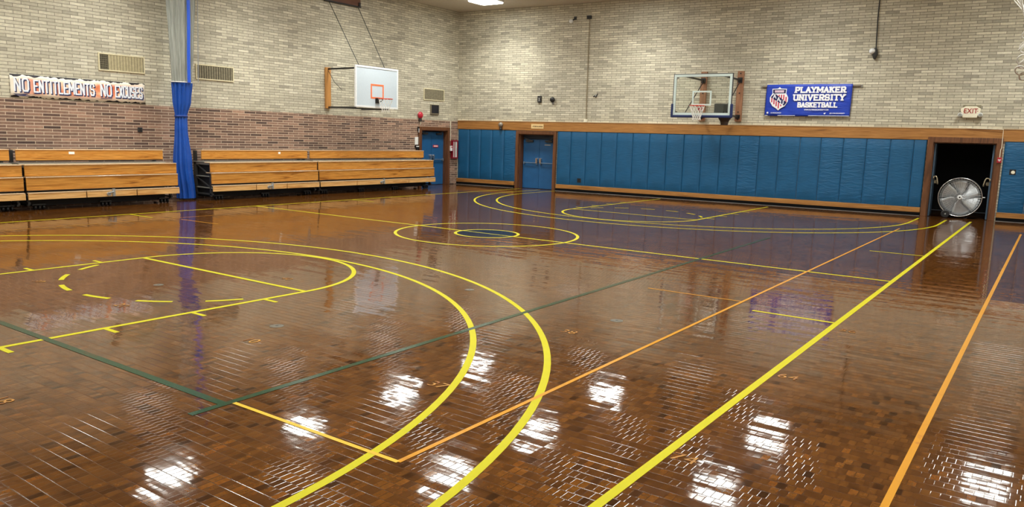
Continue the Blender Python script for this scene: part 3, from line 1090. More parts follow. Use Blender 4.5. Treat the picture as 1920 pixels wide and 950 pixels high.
# ------------------------------------------------------------------ divider curtain
t = thing('divider_curtain', 'gathered divider curtain, grey mesh above blue vinyl, tied between the bleachers', 'curtain', (-10.13, -0.36, 0), LEFT)
def pleats(levels, n=96, folds=11, seed=3):
    rnd = random.Random(seed)
    ph = [rnd.uniform(0, 2 * PI) for _ in range(4)]
    rows = []
    for z, xa, xb, dep in levels:
        cx, hw = (xa + xb) / 2, (xb - xa) / 2
        row = []
        for k in range(n + 1):
            a = 2 * PI * k / n
            w = 0.93 + 0.13 * math.sin(folds * a + ph[0]) + 0.05 * math.sin((folds * 2 - 3) * a + ph[1]) + 0.03 * math.sin(5 * a + ph[2] + z)
            row.append((cx + hw * w * math.cos(a), dep * w * math.sin(a), z))
        rows.append(row)
    return rows
def interp(L, n):
    out = []
    zs = [l[0] for l in L]
    for k in range(n + 1):
        z = zs[0] + (zs[-1] - zs[0]) * k / n
        for i in range(len(L) - 1):
            if zs[i] <= z <= zs[i + 1] + 1e-9:
                q = (z - zs[i]) / (zs[i + 1] - zs[i])
                q = q * q * (3 - 2 * q)
                out.append((z,) + tuple(L[i][j] + (L[i + 1][j] - L[i][j]) * q for j in (1, 2, 3)))
                break
    return out
low = interp([(0.05, -0.22, 0.27, 0.20), (1.0, -0.29, 0.19, 0.18), (1.9, -0.22, 0.10, 0.13), (2.24, -0.20, 0.11, 0.10)], 22)
mb = MB()
mb.grid(pleats(low))
cb = mb.build('vinyl_skirt', M_CURT, t, smooth=True)
mb = MB()
mb.ring((-0.045, 0, 2.24), 0.125, 0.03, 'Z', 32, 8)
ty_ = mb.build('tie_band', plain('dark_blue_tie', srgb(16, 56, 134), 0.5), cb)
ty_.scale = (1.2, 0.8, 1)
up = interp([(2.24, -0.20, 0.11, 0.10), (2.65, -0.24, 0.23, 0.15), (3.13, -0.245, 0.285, 0.18)], 12)
mb = MB()
mb.grid(pleats(up))
mb.build('vinyl_top', M_CURT, t, smooth=True)
net = interp([(3.12, -0.26, 0.27, 0.17), (4.2, -0.30, 0.34, 0.19), (5.3, -0.34, 0.43, 0.20), (6.72, -0.38, 0.55, 0.20)], 20)
mb = MB()
mb.grid(pleats(net, folds=13, seed=5))
mb.build('mesh_top', M_NETF, t, smooth=True)
mb = MB()
pts = [(0.065 + 0.05 * (z - 3.12) / 2, -0.24 - 0.01 * math.sin(z * 3), z) for z in [3.12 + 0.2 * k for k in range(19)]]
for i in range(len(pts) - 1):
    mb.bar(pts[i], pts[i + 1], 0.085, 0.02)
mb.build('blue_strap', M_BLUEST, t)
mb = MB()
mb.tube([(0.36, -0.2, 3.15), (0.46, -0.18, 6.7)], 0.012, 6)
mb.build('hoist_rope', M_GREYM, t)
mb = MB()
mb.ring((0.0, 0, 3.13), 0.24, 0.014, 'Z', 36, 6)
hb = mb.build('white_seam', M_PAPER, t)
hb.scale = (1.13, 0.8, 1)

# ------------------------------------------------------------------ basketball goals
def rim_parts(t, y, z, xc=0.0, mat=M_RIM, bracket=M_RIMM):
    """rim sticking out towards -y from the board face at local y"""
    mb = MB()
    mb.ring((xc, y - 0.38, z), 0.2286, 0.011, 'Z', 44, 8)
    rim = mb.build('rim', mat, t, smooth=True)
    mb = MB()
    mb.box(xc - 0.09, xc + 0.09, y - 0.16, y - 0.002, z - 0.015, z + 0.01)
    mb.box(xc - 0.09, xc + 0.09, y - 0.02, y - 0.001, z - 0.14, z + 0.03)
    mb.bar((xc - 0.07, y - 0.02, z - 0.12), (xc - 0.12, y - 0.19, z), 0.02)
    mb.bar((xc + 0.07, y - 0.02, z - 0.12), (xc + 0.12, y - 0.19, z), 0.02)
    mb.build('rim_bracket', bracket, rim)
    return rim
def net_mesh(c, z, levels, r=0.004, n=12, jit=0.0, seed=1):
    rnd = random.Random(seed)
    mb = MB()
    nodes = []
    for j, (rad, dz) in enumerate(levels):
        row = []
        for k in range(n):
            a = 2 * PI * (k + 0.5 * (j % 2)) / n
            rr = rad * (1 + rnd.uniform(-jit, jit))
            row.append(Vector((c[0] + rr * math.cos(a) + rnd.uniform(-jit, jit) * 0.08, c[1] + rr * math.sin(a) + rnd.uniform(-jit, jit) * 0.08, z - dz + rnd.uniform(-jit, jit) * 0.09)))
        nodes.append(row)
    for j in range(len(nodes) - 1):
        for k in range(n):
            k2 = (k - 1) % n if j % 2 == 0 else (k + 1) % n
            for kk in (k, k2):
                p, q = nodes[j][k], nodes[j + 1][kk]
                m = (p + q) / 2 + Vector((rnd.uniform(-1, 1), rnd.uniform(-1, 1), -0.5)) * jit * 0.10
                mb.tube([p, m, q] if jit else [p, q], r, 5)
    return mb
# glass goal on the back wall; origin on the wall below the board
bu, bw = -0.19, 1.80
t = on_back('basketball_goal', 'glass basketball backboard with navy padding and red rim on the back wall', 'basketball goal', bu)
x0, x1, zb, zt = -0.915, 0.915, 2.755, 4.02
yb = -bw
mb = MB()
mb.box(x0 + 0.02, x1 - 0.02, yb, yb + 0.012, zb + 0.02, zt - 0.02)
mb.build('glass_board', M_GLASS, t)
mb = MB()
fw = 0.075
mb.box(x0, x1, yb - 0.004, yb + 0.03, zt - fw, zt)
mb.box(x0, x1, yb - 0.004, yb + 0.03, zb, zb + fw + 0.02)
mb.box(x0, x0 + fw, yb - 0.004, yb + 0.03, zb + fw, zt - fw)
mb.box(x1 - fw, x1, yb - 0.004, yb + 0.03, zb + fw, zt - fw)
fr = mb.build('white_border', M_BORDER, t)
mb = MB()
e = 0.022
mb.box(x0 - e, x1 + e, yb - 0.002, yb + 0.05, zt, zt + e)
mb.box(x0 - e, x0, yb - 0.002, yb + 0.05, zb, zt)
mb.box(x1, x1 + e, yb - 0.002, yb + 0.05, zb, zt)
mb.build('steel_frame', M_DARK, t)
mb = MB()
sx0, sx1, sz0, sz1, sw = -0.305, 0.305, 3.07, 3.52, 0.05
mb.box(sx0, sx1, yb - 0.005, yb - 0.001, sz1 - sw, sz1)
mb.box(sx0, sx1, yb - 0.005, yb - 0.001, sz0, sz0 + sw)
mb.box(sx0, sx0 + sw, yb - 0.005, yb - 0.001, sz0 + sw, sz1 - sw)
mb.box(sx1 - sw, sx1, yb - 0.005, yb - 0.001, sz0 + sw, sz1 - sw)
mb.build('target_square', M_BORDER, t)
mb = MB()
mb.box(x0 - 0.055, x1 + 0.055, yb - 0.03, yb + 0.08, zb - 0.055, zb + 0.025)
mb.box(x0 - 0.06, x0 + 0.012, yb - 0.03, yb + 0.08, zb - 0.05, zb + 0.37)
mb.box(x1 - 0.012, x1 + 0.06, yb - 0.03, yb + 0.08, zb - 0.05, zb + 0.37)
mb.build('edge_padding', M_NAVY, t, bevel=0.02)
rim = rim_parts(t, yb, 3.05)
net_mesh((0, yb - 0.38), 3.045, [(0.225, 0.0), (0.20, 0.09), (0.165, 0.18), (0.14, 0.27), (0.12, 0.35), (0.125, 0.43)], 0.0058).build('net', M_CORD, rim)
for xp in (-0.54, 0.67):
    mb = MB()
    mb.box(xp - 0.10, xp + 0.10, -0.10, 0.0, 2.65, 4.25)
    po = mb.build('wall_post', M_POST, t, bevel=0.006)
    mb = MB()
    for z in (4.17, 3.55, 2.95, 2.72):
        mb.lathe([(0, -0.118), (0.02, -0.118), (0.022, -0.10)], (xp, 0, z), 'Y', 10)
    mb.build('bolts', M_BLACK, po)
    mb = MB()
    mb.bar((xp, -0.10, 3.96), (xp, yb + 0.05, 3.96), 0.05)
    mb.box(xp - 0.07, xp + 0.07, -0.14, -0.10, 3.88, 4.04)
    mb.build('top_arm', M_BLACK, t)
    mb = MB()
    mb.bar((xp, -0.10, 2.80), (xp, yb + 0.06, 2.80), 0.05)
    mb.box(xp - 0.07, xp + 0.07, -0.14, -0.10, 2.74, 2.86)
    mb.build('bottom_arm', M_BLACK, t)
    mb = MB()
    mb.tube([(xp, -0.12, 3.92), (xp, yb + 0.1, 2.86)], 0.015, 8)
    mb.build('diagonal_brace', M_BLACK, t)
mb = MB()
for sx in (-1, 1):
    for z, sz in ((zt - fw - 0.03, -1), (zb + fw + 0.05, 1)):
        mb.box(sx * 0.82 - 0.045, sx * 0.82 + 0.045, yb + 0.012, yb + 0.04, z - 0.012, z + 0.012)
        xx = sx * 0.85
        mb.box(xx - 0.012, xx + 0.012, yb + 0.012, yb + 0.04, min(z, z + sz * 0.06), max(z, z + sz * 0.06))
mb.build('corner_clips', M_BLACK, t)
mb = MB()
mb.bar((-0.54, yb + 0.09, 2.80), (0.67, yb + 0.09, 2.80), 0.05)
mb.bar((-0.54, yb + 0.07, 3.96), (0.67, yb + 0.07, 3.96), 0.04)
mb.build('cross_rail', M_BLACK, t)
mb = MB()
mb.box(0.36, 0.80, yb + 0.14, yb + 0.42, 2.84, 3.14)
bx = mb.build('motor_box', plain('grey_motor_box', srgb(104, 106, 104), 0.5, noise=0.1), t, bevel=0.02)
mb = MB()
for k in range(5):
    mb.box(0.66 + 0.025 * k, 0.672 + 0.025 * k, yb + 0.13, yb + 0.14, 2.88, 3.10)
mb.build('box_ribs', M_DARK, bx)
mb = MB()
mb.lathe([(0.19, 2.70), (0.15, 2.64), (0.13, 2.60), (0.11, 2.50), (0.0, 2.50)], (0.62, yb + 0.45, 0), 'Z', 24)
mb.lathe([(0.0, 2.72), (0.2, 2.72), (0.19, 2.70)], (0.62, yb + 0.45, 0), 'Z', 24)
mb.build('lower_housing', plain('brown_black_housing', srgb(64, 50, 42), 0.6), t)
mb = MB()
mb.bar((0.62, yb + 0.45, 2.71), (0.62, yb + 0.45, 2.80), 0.06)
mb.build('housing_stem', M_BLACK, t)

# white goals on the side walls
def side_goal(label, loc, rotz, net_levels, netseed, jit, cord, with_cables):
    t = thing('basketball_goal', label, 'basketball goal', loc, rotz)
    yb = -1.39
    x0, x1, zb, zt = -0.96, 0.96, 2.77, 4.06
    mb = MB()
    mb.box(x0, x1, yb, yb + 0.035, zb, zt)
    mb.build('white_board', M_BOARD, t, bevel=0.004)
    mb = MB()
    w = 0.045
    mb.box(x0 - 0.012, x1 + 0.012, yb - 0.01, yb + 0.045, zt - w, zt + 0.012)
    mb.box(x0 - 0.012, x1 + 0.012, yb - 0.01, yb + 0.045, zb - 0.012, zb + w)
    mb.box(x0 - 0.012, x0 + w, yb - 0.01, yb + 0.045, zb + w, zt - w)
    mb.box(x1 - w, x1 + 0.012, yb - 0.01, yb + 0.045, zb + w, zt - w)
    mb.build('board_frame', M_WHITE, t)
    mb = MB()
    sx0, sx1, sz0, sz1, sw = -0.295, 0.295, 3.05, 3.52, 0.055
    for bx_ in ((sx0, sx1, sz1 - sw, sz1), (sx0, sx1, sz0, sz0 + sw), (sx0, sx0 + sw, sz0 + sw, sz1 - sw), (sx1 - sw, sx1, sz0 + sw, sz1 - sw)):
        mb.box(bx_[0], bx_[1], yb - 0.004, yb - 0.0005, bx_[2], bx_[3])
    mb.build('target_square', M_SQ, t)
    rim = rim_parts(t, yb, 3.05, 0.0, M_RIM, M_BLACK)
    net_mesh((0, yb - 0.38), 3.045, net_levels, cord, 12, jit, netseed).build('net', M_CORD, rim)
    for xp in (-0.91, 0.58):
        mb = MB()
        mb.box(xp - 0.10, xp + 0.10, -0.08, 0, 2.70 if xp < 0 else 2.86, 4.02)
        mb.build('wall_post', M_POST_Y, t, bevel=0.006)
        mb = MB()
        mb.bar((xp, -0.06, 3.97), (xp, yb + 0.03, 3.97), 0.05)
        mb.build('top_arm', M_BLACK, t)
        mb = MB()
        mb.bar((xp, -0.06, 2.74), (xp, yb + 0.05, 2.74), 0.05)
        mb.build('bottom_arm', M_DARK, t)
        mb = MB()
        mb.tube([(xp, -0.08, 3.9), (xp, -0.35, 3.55), (xp, -0.7, 3.3)], 0.008, 6)
        mb.build('bracing_wire', M_DARK, t)
    mb = MB()
    mb.bar((-0.91, -0.10, 2.735), (0.58, yb + 0.10, 2.735), 0.04)
    mb.build('diagonal_brace', M_BLACK, t)
    if with_cables:
        mb = MB()
        mb.box(-1.03, 0.50, -0.09, 0, 6.14, 6.36)
        pk = mb.build('mounting_plank', M_PLANK, t, bevel=0.006)
        mb = MB()
        mb.box(-1.04, 0.51, -0.11, -0.02, 6.105, 6.14)
        mb.box(0.40, 0.48, -0.12, -0.09, 6.15, 6.26)
        mb.build('plank_angle', M_BLACK, pk)
        for xa, xb in ((-0.85, -0.80), (0.42, 0.36)):
            mb = MB()
            mb.tube([(xa, -0.06, 6.10), (xb, yb + 0.02, 4.07)], 0.011, 6)
            mb.build('support_cable', M_DARK, t)
    return t
side_goal('white basketball backboard with an orange square on the left wall', (XL, 6.10, 0), LEFT,
          [(0.225, 0.0), (0.21, 0.09), (0.17, 0.18), (0.14, 0.27), (0.12, 0.35), (0.125, 0.43)], 2, 0.0, 0.005, True)
g3 = side_goal('basketball goal whose tangled white net hangs in at the top right corner', (XR, -6.59, 0), -LEFT,
               [(0.228, 0.0), (0.16, 0.13), (0.075, 0.27), (0.05, 0.31), (0.055, 0.36)], 11, 0.10, 0.0036, False)
mb = MB()
rnd = random.Random(9)
for k in range(26):                  # knotted loops at the foot of the worn net
    c0 = Vector((rnd.uniform(-0.06, 0.06), -1.77 + rnd.uniform(-0.06, 0.06), 2.67 - 0.0105 * k + rnd.uniform(-0.02, 0.02)))
    ra, rb = rnd.uniform(0.014, 0.034), rnd.uniform(0.02, 0.042)
    e1 = Vector((rnd.uniform(-1, 1), rnd.uniform(-1, 1), rnd.uniform(-0.4, 0.4))).normalized()
    e2 = e1.orthogonal().normalized()
    mb.tube([c0 + e1 * ra * math.cos(q) + e2 * rb * math.sin(q) for q in [2 * PI * i / 14 for i in range(14)]], 0.0048, 6, True)
mb.build('net_tangle', M_CORD, g3)

# ------------------------------------------------------------------ drum fan in the doorway
t = on_back('drum_fan', 'large round silver drum fan on wheels standing in the open doorway', 'fan', 6.955)
FR, FZ = 0.545, 0.605
mb = MB()
mb.lathe([(FR, -0.05), (FR + 0.01, -0.045), (FR, -0.035), (FR, 0.30), (FR + 0.01, 0.31), (FR, 0.32), (FR - 0.012, 0.32), (FR - 0.012, -0.05), (FR, -0.05)], (0, 0, FZ), 'Y', 64)
mb.build('drum', M_FAN, t, smooth=True)
mb = MB()
mb.ring((0, -0.055, FZ), FR, 0.013, 'Y', 64, 8)
mb.build('front_hoop', M_CHROME, t, smooth=True)
mb = MB()
for k in range(44):
    a = 2 * PI * k / 44
    mb.tube([(0.06 * math.cos(a), -0.075, FZ + 0.06 * math.sin(a)), (FR * math.cos(a), -0.055, FZ + FR * math.sin(a))], 0.0032, 5)
for q in (0.14, 0.24, 0.34, 0.44, 0.5):
    mb.ring((0, -0.07 + 0.02 * q, FZ), q, 0.0028, 'Y', 56, 5)
mb.build('wire_guard', M_WIRE, t)
mb = MB()
mb.lathe([(0, -0.095), (0.05, -0.095), (0.062, -0.085), (0.062, -0.07)], (0, 0, FZ), 'Y', 24)
hub = mb.build('hub_badge', M_WHITE, t)
mb = MB()
mb.lathe([(0.0, -0.098), (0.022, -0.098), (0.022, -0.095)], (0, 0, FZ), 'Y', 16)
mb.build('badge_mark', M_BLACK, hub)
for k in range(6):
    a0 = R(40 + 60 * k)
    rows = []
    for i in range(7):
        q = 0.07 + (0.50 - 0.07) * i / 6
        wdt = 0.16 + 0.30 * i / 6
        row = []
        for j in range(7):
            s = j / 6 - 0.5
            a = a0 + s * wdt / max(q, 0.2) * 1.15
            row.append((q * math.cos(a), 0.08 + s * 0.13, FZ + q * math.sin(a)))
        rows.append(row)
    mb = MB()
    mb.grid(rows)
    bl = mb.build('blade', M_BLADE, t, smooth=True)
    so = bl.modifiers.new('thick', 'SOLIDIFY')
    so.thickness = 0.004
mb = MB()
mb.lathe([(0, 0.02), (0.075, 0.02), (0.08, 0.04), (0.08, 0.24), (0, 0.24)], (0, 0, FZ), 'Y', 24)
mb.bar((-FR, 0.26, FZ), (FR, 0.26, FZ), 0.03)
mb.bar((0, 0.26, FZ - FR), (0, 0.26, FZ + FR), 0.03)
mb.build('motor', M_BLACK, t)
for yy in (-0.10, 0.36):
    mb = MB()
    mb.lathe([(0.0, -0.025), (0.095, -0.025), (0.112, -0.015), (0.112, 0.015), (0.095, 0.025), (0.0, 0.025)], (-0.315, yy, 0.112), 'Y', 32)
    wl = mb.build('wheel', M_RUBBER, t)
    mb = MB()
    mb.lathe([(0.0, -0.03), (0.02, -0.03), (0.022, -0.024)], (-0.315, yy, 0.112), 'Y', 14)
    mb.build('wheel_cap', M_GREYM, wl)
mb = MB()
mb.tube([(-0.315, -0.10, 0.112), (-0.315, 0.36, 0.112)], 0.014, 8)
for yy in (0.0, 0.26):
    mb.bar((-0.315, yy, 0.112), (-0.36, yy, 0.23), 0.03)
mb.build('axle_bracket', M_BLACK, t)
for yy in (0.0, 0.26):
    mb = MB()
    mb.tube([(0.14, yy, 0.09), (0.15, yy, 0.02), (0.17, yy, 0.008), (0.21, yy, 0.008), (0.23, yy, 0.03), (0.24, yy, 0.13)], 0.01, 6)
    mb.build('foot_loop', M_BLACK, t)
mb = MB()
mb.tube([(FR, 0.06, FZ + 0.02), (FR + 0.06, 0.06, FZ + 0.02), (FR + 0.06, 0.20, FZ + 0.02), (FR, 0.20, FZ + 0.02)], 0.012, 8)
mb.build('side_handle', M_WHITE, t, smooth=True)

# ------------------------------------------------------------------ lettering from strokes (block capitals on a 1 x 1.4 cell)
ST = {
 'A': [[(0, 0), (.5, 1.4), (1, 0)], [(.22, .5), (.78, .5)]], 'B': [[(.12, 0), (.12, 1.4)], [(.12, 1.4), (.78, 1.4), (.9, 1.2), (.9, .9), (.78, .72), (.12, .72)], [(.78, .72), (.95, .52), (.95, .2), (.8, 0), (.12, 0)]],
 'C': [[(.95, 1.12), (.78, 1.4), (.22, 1.4), (.05, 1.15), (.05, .25), (.22, 0), (.78, 0), (.95, .28)]],
 'E': [[(.95, 1.4), (.12, 1.4), (.12, 0), (.95, 0)], [(.12, .72), (.75, .72)]], 'I': [[(.5, 0), (.5, 1.4)]],
 'K': [[(.12, 0), (.12, 1.4)], [(.92, 1.4), (.12, .62)], [(.38, .86), (.95, 0)]], 'L': [[(.12, 1.4), (.12, 0), (.95, 0)]],
 'M': [[(.05, 0), (.05, 1.4), (.5, .45), (.95, 1.4), (.95, 0)]], 'N': [[(.08, 0), (.08, 1.4), (.92, 0), (.92, 1.4)]],
 'O': [[(.22, 0), (.05, .25), (.05, 1.15), (.22, 1.4), (.78, 1.4), (.95, 1.15), (.95, .25), (.78, 0), (.22, 0)]],
 'P': [[(.12, 0), (.12, 1.4), (.78, 1.4), (.95, 1.18), (.95, .8), (.78, .6), (.12, .6)]],
 'R': [[(.12, 0), (.12, 1.4), (.78, 1.4), (.95, 1.18), (.95, .85), (.78, .65), (.12, .65)], [(.5, .65), (.95, 0)]],
 'S': [[(.93, 1.12), (.78, 1.4), (.22, 1.4), (.06, 1.18), (.06, .9), (.22, .72), (.78, .68), (.94, .5), (.94, .22), (.78, 0), (.22, 0), (.07, .28)]],
 'T': [[(.5, 0), (.5, 1.4)], [(.02, 1.4), (.98, 1.4)]], 'U': [[(.08, 1.4), (.08, .25), (.25, 0), (.75, 0), (.92, .25), (.92, 1.4)]],
 'V': [[(.02, 1.4), (.5, 0), (.98, 1.4)]], 'X': [[(.05, 0), (.95, 1.4)], [(.05, 1.4), (.95, 0)]], 'Y': [[(.02, 1.4), (.5, .65), (.98, 1.4)], [(.5, .65), (.5, 0)]],
}
SERIF = {'A': [(0, 0), (1, 0)], 'I': [(.5, 0), (.5, 1.4)], 'K': [(.12, 0), (.12, 1.4), (.92, 1.4), (.95, 0)], 'L': [(.12, 1.4)], 'M': [(.05, 0), (.95, 0), (.05, 1.4), (.95, 1.4)],
         'N': [(.08, 1.4), (.08, 0), (.92, 1.4)], 'P': [(.12, 0)], 'R': [(.12, 0), (.95, 0)], 'T': [(.5, 0)], 'U': [(.08, 1.4), (.92, 1.4)], 'V': [(.02, 1.4), (.98, 1.4)], 'Y': [(.02, 1.4), (.98, 1.4), (.5, 0)]}
def letter_bm(mb, ch, x, z, w, h, th, y0, y1, serif, shear=0.0):
    def P(p):
        px, pz = x + p[0] * w, z + p[1] / 1.4 * h
        return px + shear * (pz - z), pz
    k = [0]
    def seg(a, b, t):
        (ax, az), (bx, bz) = a, b
        dx, dz = bx - ax, bz - az
        L = math.hypot(dx, dz)
        if L < 1e-6:
            return
        dx, dz = dx / L, dz / L
        e = t * 0.42
        ax, az, bx, bz = ax - dx * e, az - dz * e, bx + dx * e, bz + dz * e
        nx, nz = -dz * t / 2, dx * t / 2
        k[0] += 1
        yy = y0 - 0.0001 * k[0]
        mb.prism([(ax + nx, az + nz), (bx + nx, bz + nz), (bx - nx, bz - nz), (ax - nx, az - nz)], yy, y1)
    for pl in ST[ch]:
        for a, b in zip(pl, pl[1:]):
            seg(P(a), P(b), th)
    if serif:
        for p in SERIF.get(ch, []):
            c = P(p)
            seg((c[0] - th * 0.62, c[1]), (c[0] + th * 0.62, c[1]), th * 0.75)
def word(parent, s, x0, x1, z, h, th, y, serif, mat, name='lettering', shear=0.0, dy=0.004, jumble=0.0, drop=0.0):
    mb = MB()
    wd = {'I': 0.45, 'M': 1.2, ' ': 0.75}
    tot = sum(wd.get(c, 0.9) + 0.28 for c in s) - 0.28
    unit = (x1 - x0) / tot
    x = x0
    rnd = random.Random(len(s))
    for c in s:
        w = wd.get(c, 0.9) * unit
        if c != ' ':
            jz = rnd.uniform(-jumble, jumble)
            if c == 'I':
                letter_bm(mb, c, x - 0.5 * w + 0.0, z + jz, w * 2, h, th, y, y + dy, serif, shear)
            else:
                letter_bm(mb, c, x, z + jz, w, h + 2 * abs(jz), th, y, y + dy, serif, shear)
        x += w + 0.28 * unit
    return mb.build(name, mat, parent)

# orange banner on the left wall
t = on_left('banner', 'long orange and white banner reading NO ENTITLEMENTS NO EXCUSES', 'banner', -2.66, 2.79)
mb = MB()
nx = 30
rows = [[(-1.61 + 3.22 * i / nx, -0.012 - 0.006 * math.sin(i * 0.9 + j), -0.262 + 0.524 * j / 4) for i in range(nx + 1)] for j in range(5)]
mb.grid(rows)
cl = mb.build('printed_sheet', M_SPLAT, t, smooth=True)
so = cl.modifiers.new('thick', 'SOLIDIFY')
so.thickness = 0.004
for s, xa, xb in (('NO', -1.55, -1.20), ('ENTITLEMENTS', -1.13, 0.31), ('NO', 0.43, 0.74), ('EXCUSES', 0.80, 1.55)):
    lw = word(t, s, xa + 0.02, xb - 0.02, -0.118, 0.265, 0.036, -0.0245, False, M_LETW, 'white_lettering', jumble=0.008)
    sh = word(lw, s, xa + 0.04, xb, -0.140, 0.265, 0.048, -0.0225, False, M_LETSH, 'letter_shadow', jumble=0.008, dy=0.003)
mb = MB()
for xa, xb, z in ((-1.56, -1.24, -0.18), (-1.53, -1.28, -0.20), (0.43, 0.74, -0.175), (-1.5, -1.2, -0.22)):
    mb.prism([(xa, z), (xb, z + 0.006), (xb - 0.02, z - 0.010), (xa + 0.03, z - 0.012)], -0.0235, -0.020)
mb.build('brush_underlines', M_LETSH, t)

# blue banner on the back wall with its pipe
t = on_back('banner', 'blue banner with a shield emblem reading PLAYMAKER UNIVERSITY BASKETBALL', 'banner', 2.605, 3.325)
mb = MB()
nx, nz = 40, 14
rows = []
for j in range(nz + 1):
    row = []
    fz = j / nz
    for i in range(nx + 1):
        fx = i / nx
        xw = -1.27 + 2.52 * fx
        sag = 0.012 * math.sin(PI * fx)
        d = 0.075 + 0.010 * math.sin(fx * 17 + fz * 3) * (1 - fz * 0.5) + 0.012 * math.sin(fx * 5 - fz * 6) * 0.5
        row.append((xw + 0.02 * (1 - fz) * (-1 if fx < 0.5 else -1), -d, -0.485 + 0.965 * fz + sag * (fz - 0.5)))
    rows.append(row)
mb.grid(rows)
cl = mb.build('printed_sheet', M_BANB, t, smooth=True)
so = cl.modifiers.new('thick', 'SOLIDIFY')
so.thickness = 0.004
mb = MB()
mb.tube([(-1.44, -0.03, 0.415), (1.50, -0.03, 0.425)], 0.028, 10)
mb.build('hanging_pipe', plain('weathered_pipe', srgb(120, 108, 92), 0.5, noise=0.2), t)
mb = MB()
for x in (-1.43, 1.49):
    mb.box(x - 0.02, x + 0.02, -0.05, 0, 0.38, 0.46)
mb.build('pipe_clips', M_GREYM, t)
yy = -0.108
word(t, 'PLAYMAKER', -0.39, 1.06, 0.24, 0.145, 0.047, yy, True, M_WPRINT, 'white_lettering')
word(t, 'UNIVERSITY', -0.42, 1.05, 0.005, 0.155, 0.047, yy, True, M_WPRINT, 'white_lettering')
word(t, 'BASKETBALL', -0.29, 0.86, -0.205, 0.125, 0.038, yy, True, M_WPRINT, 'white_lettering')
text_mesh('WWW.PLAYMAKERUNIVERSITY.COM', 0.062, 0.002, 'web_address', M_WPRINT, t, (0.27, yy, -0.292), bold=0.0015, xs=0.66)
text_mesh('/PLAYMAKERUNIVERSITY', 0.045, 0.002, 'contact_line', M_WPRINT, t, (-0.93, yy, -0.395), bold=0.001, xs=0.62)
text_mesh('@PLAYMAKERUNIVERSITY', 0.045, 0.002, 'contact_line', M_WPRINT, t, (0.88, yy, -0.395), bold=0.001, xs=0.78)
mb = MB()
mb.lathe([(0, -0.002), (0.03, -0.002), (0.03, 0.002), (0, 0.002)], (-1.19, yy, -0.39), 'Y', 20)
mb.lathe([(0, -0.002), (0.024, -0.002), (0.024, 0.002), (0, 0.002)], (0.52, yy, -0.40), 'Y', 20)
mb.prism([(0.53, -0.39), (0.565, -0.365), (0.545, -0.40)], yy - 0.002, yy + 0.002)
mb.build('contact_icons', M_WPRINT, t)
mb = MB()
mb.box(-1.28, 1.22, -0.082, -0.072, -0.478, -0.464)
mb.build('white_hem', M_WPRINT, t)
# shield emblem
def shield_pts(s=1.0, cx=-0.87, cz=0.02):
    P = [(-0.22, 0.33), (-0.05, 0.34), (0, 0.385), (0.05, 0.34), (0.22, 0.33), (0.21, 0.19), (0.28, 0.06), (0.275, -0.06), (0.19, -0.20), (0.06, -0.28), (0, -0.335), (-0.06, -0.28), (-0.19, -0.20), (-0.275, -0.06), (-0.28, 0.06), (-0.21, 0.19)]
    return [(cx + a * s, cz + b * s) for a, b in P]
mb = MB()
mb.prism(shield_pts(), -0.104, -0.098)
sh = mb.build('shield_emblem', M_WPRINT, t)
mb = MB()
cx, cz = -0.87, 0.02
for k in range(-3, 4):
    x = k * 0.072
    top = 0.15
    bot = -0.27 + abs(x) * 0.85
    if abs(x) > 0.2:
        top = 0.08
    mb.prism([(cx + x - 0.019, cz + bot), (cx + x + 0.019, cz + bot), (cx + x + 0.019, cz + top), (cx + x - 0.019, cz + top)], -0.1065, -0.104)
mb.build('red_stripes', M_STRIPE, sh)
mb = MB()
mb.prism([(cx - 0.20, cz + 0.31), (cx + 0.20, cz + 0.31), (cx + 0.19, cz + 0.19), (cx - 0.19, cz + 0.19)], -0.107, -0.104)
mb.prism([(cx - 0.255, cz + 0.07), (cx - 0.14, cz + 0.19), (cx + 0.245, cz - 0.09), (cx + 0.17, cz - 0.19)], -0.1085, -0.104)
mb.build('navy_band', M_SHIELD, sh)
mb = MB()
mb.box(cx - 0.14, cx + 0.14, -0.1095, -0.1070, cz + 0.215, cz + 0.285)
mb.build('name_plate', plain('pale_pink_print', srgb(226, 200, 214), 0.5), sh)
for (a, b, ch) in ((-0.145, 0.095, 'A'), (-0.02, 0.0, 'A'), (0.09, -0.09, 'U')):
    mb = MB()
    letter_bm(mb, ch, cx + a - 0.035, cz + b - 0.055, 0.09, 0.12, 0.024, -0.1100, -0.1085, False)
    mb.build('emblem_letter', M_WPRINT, sh)

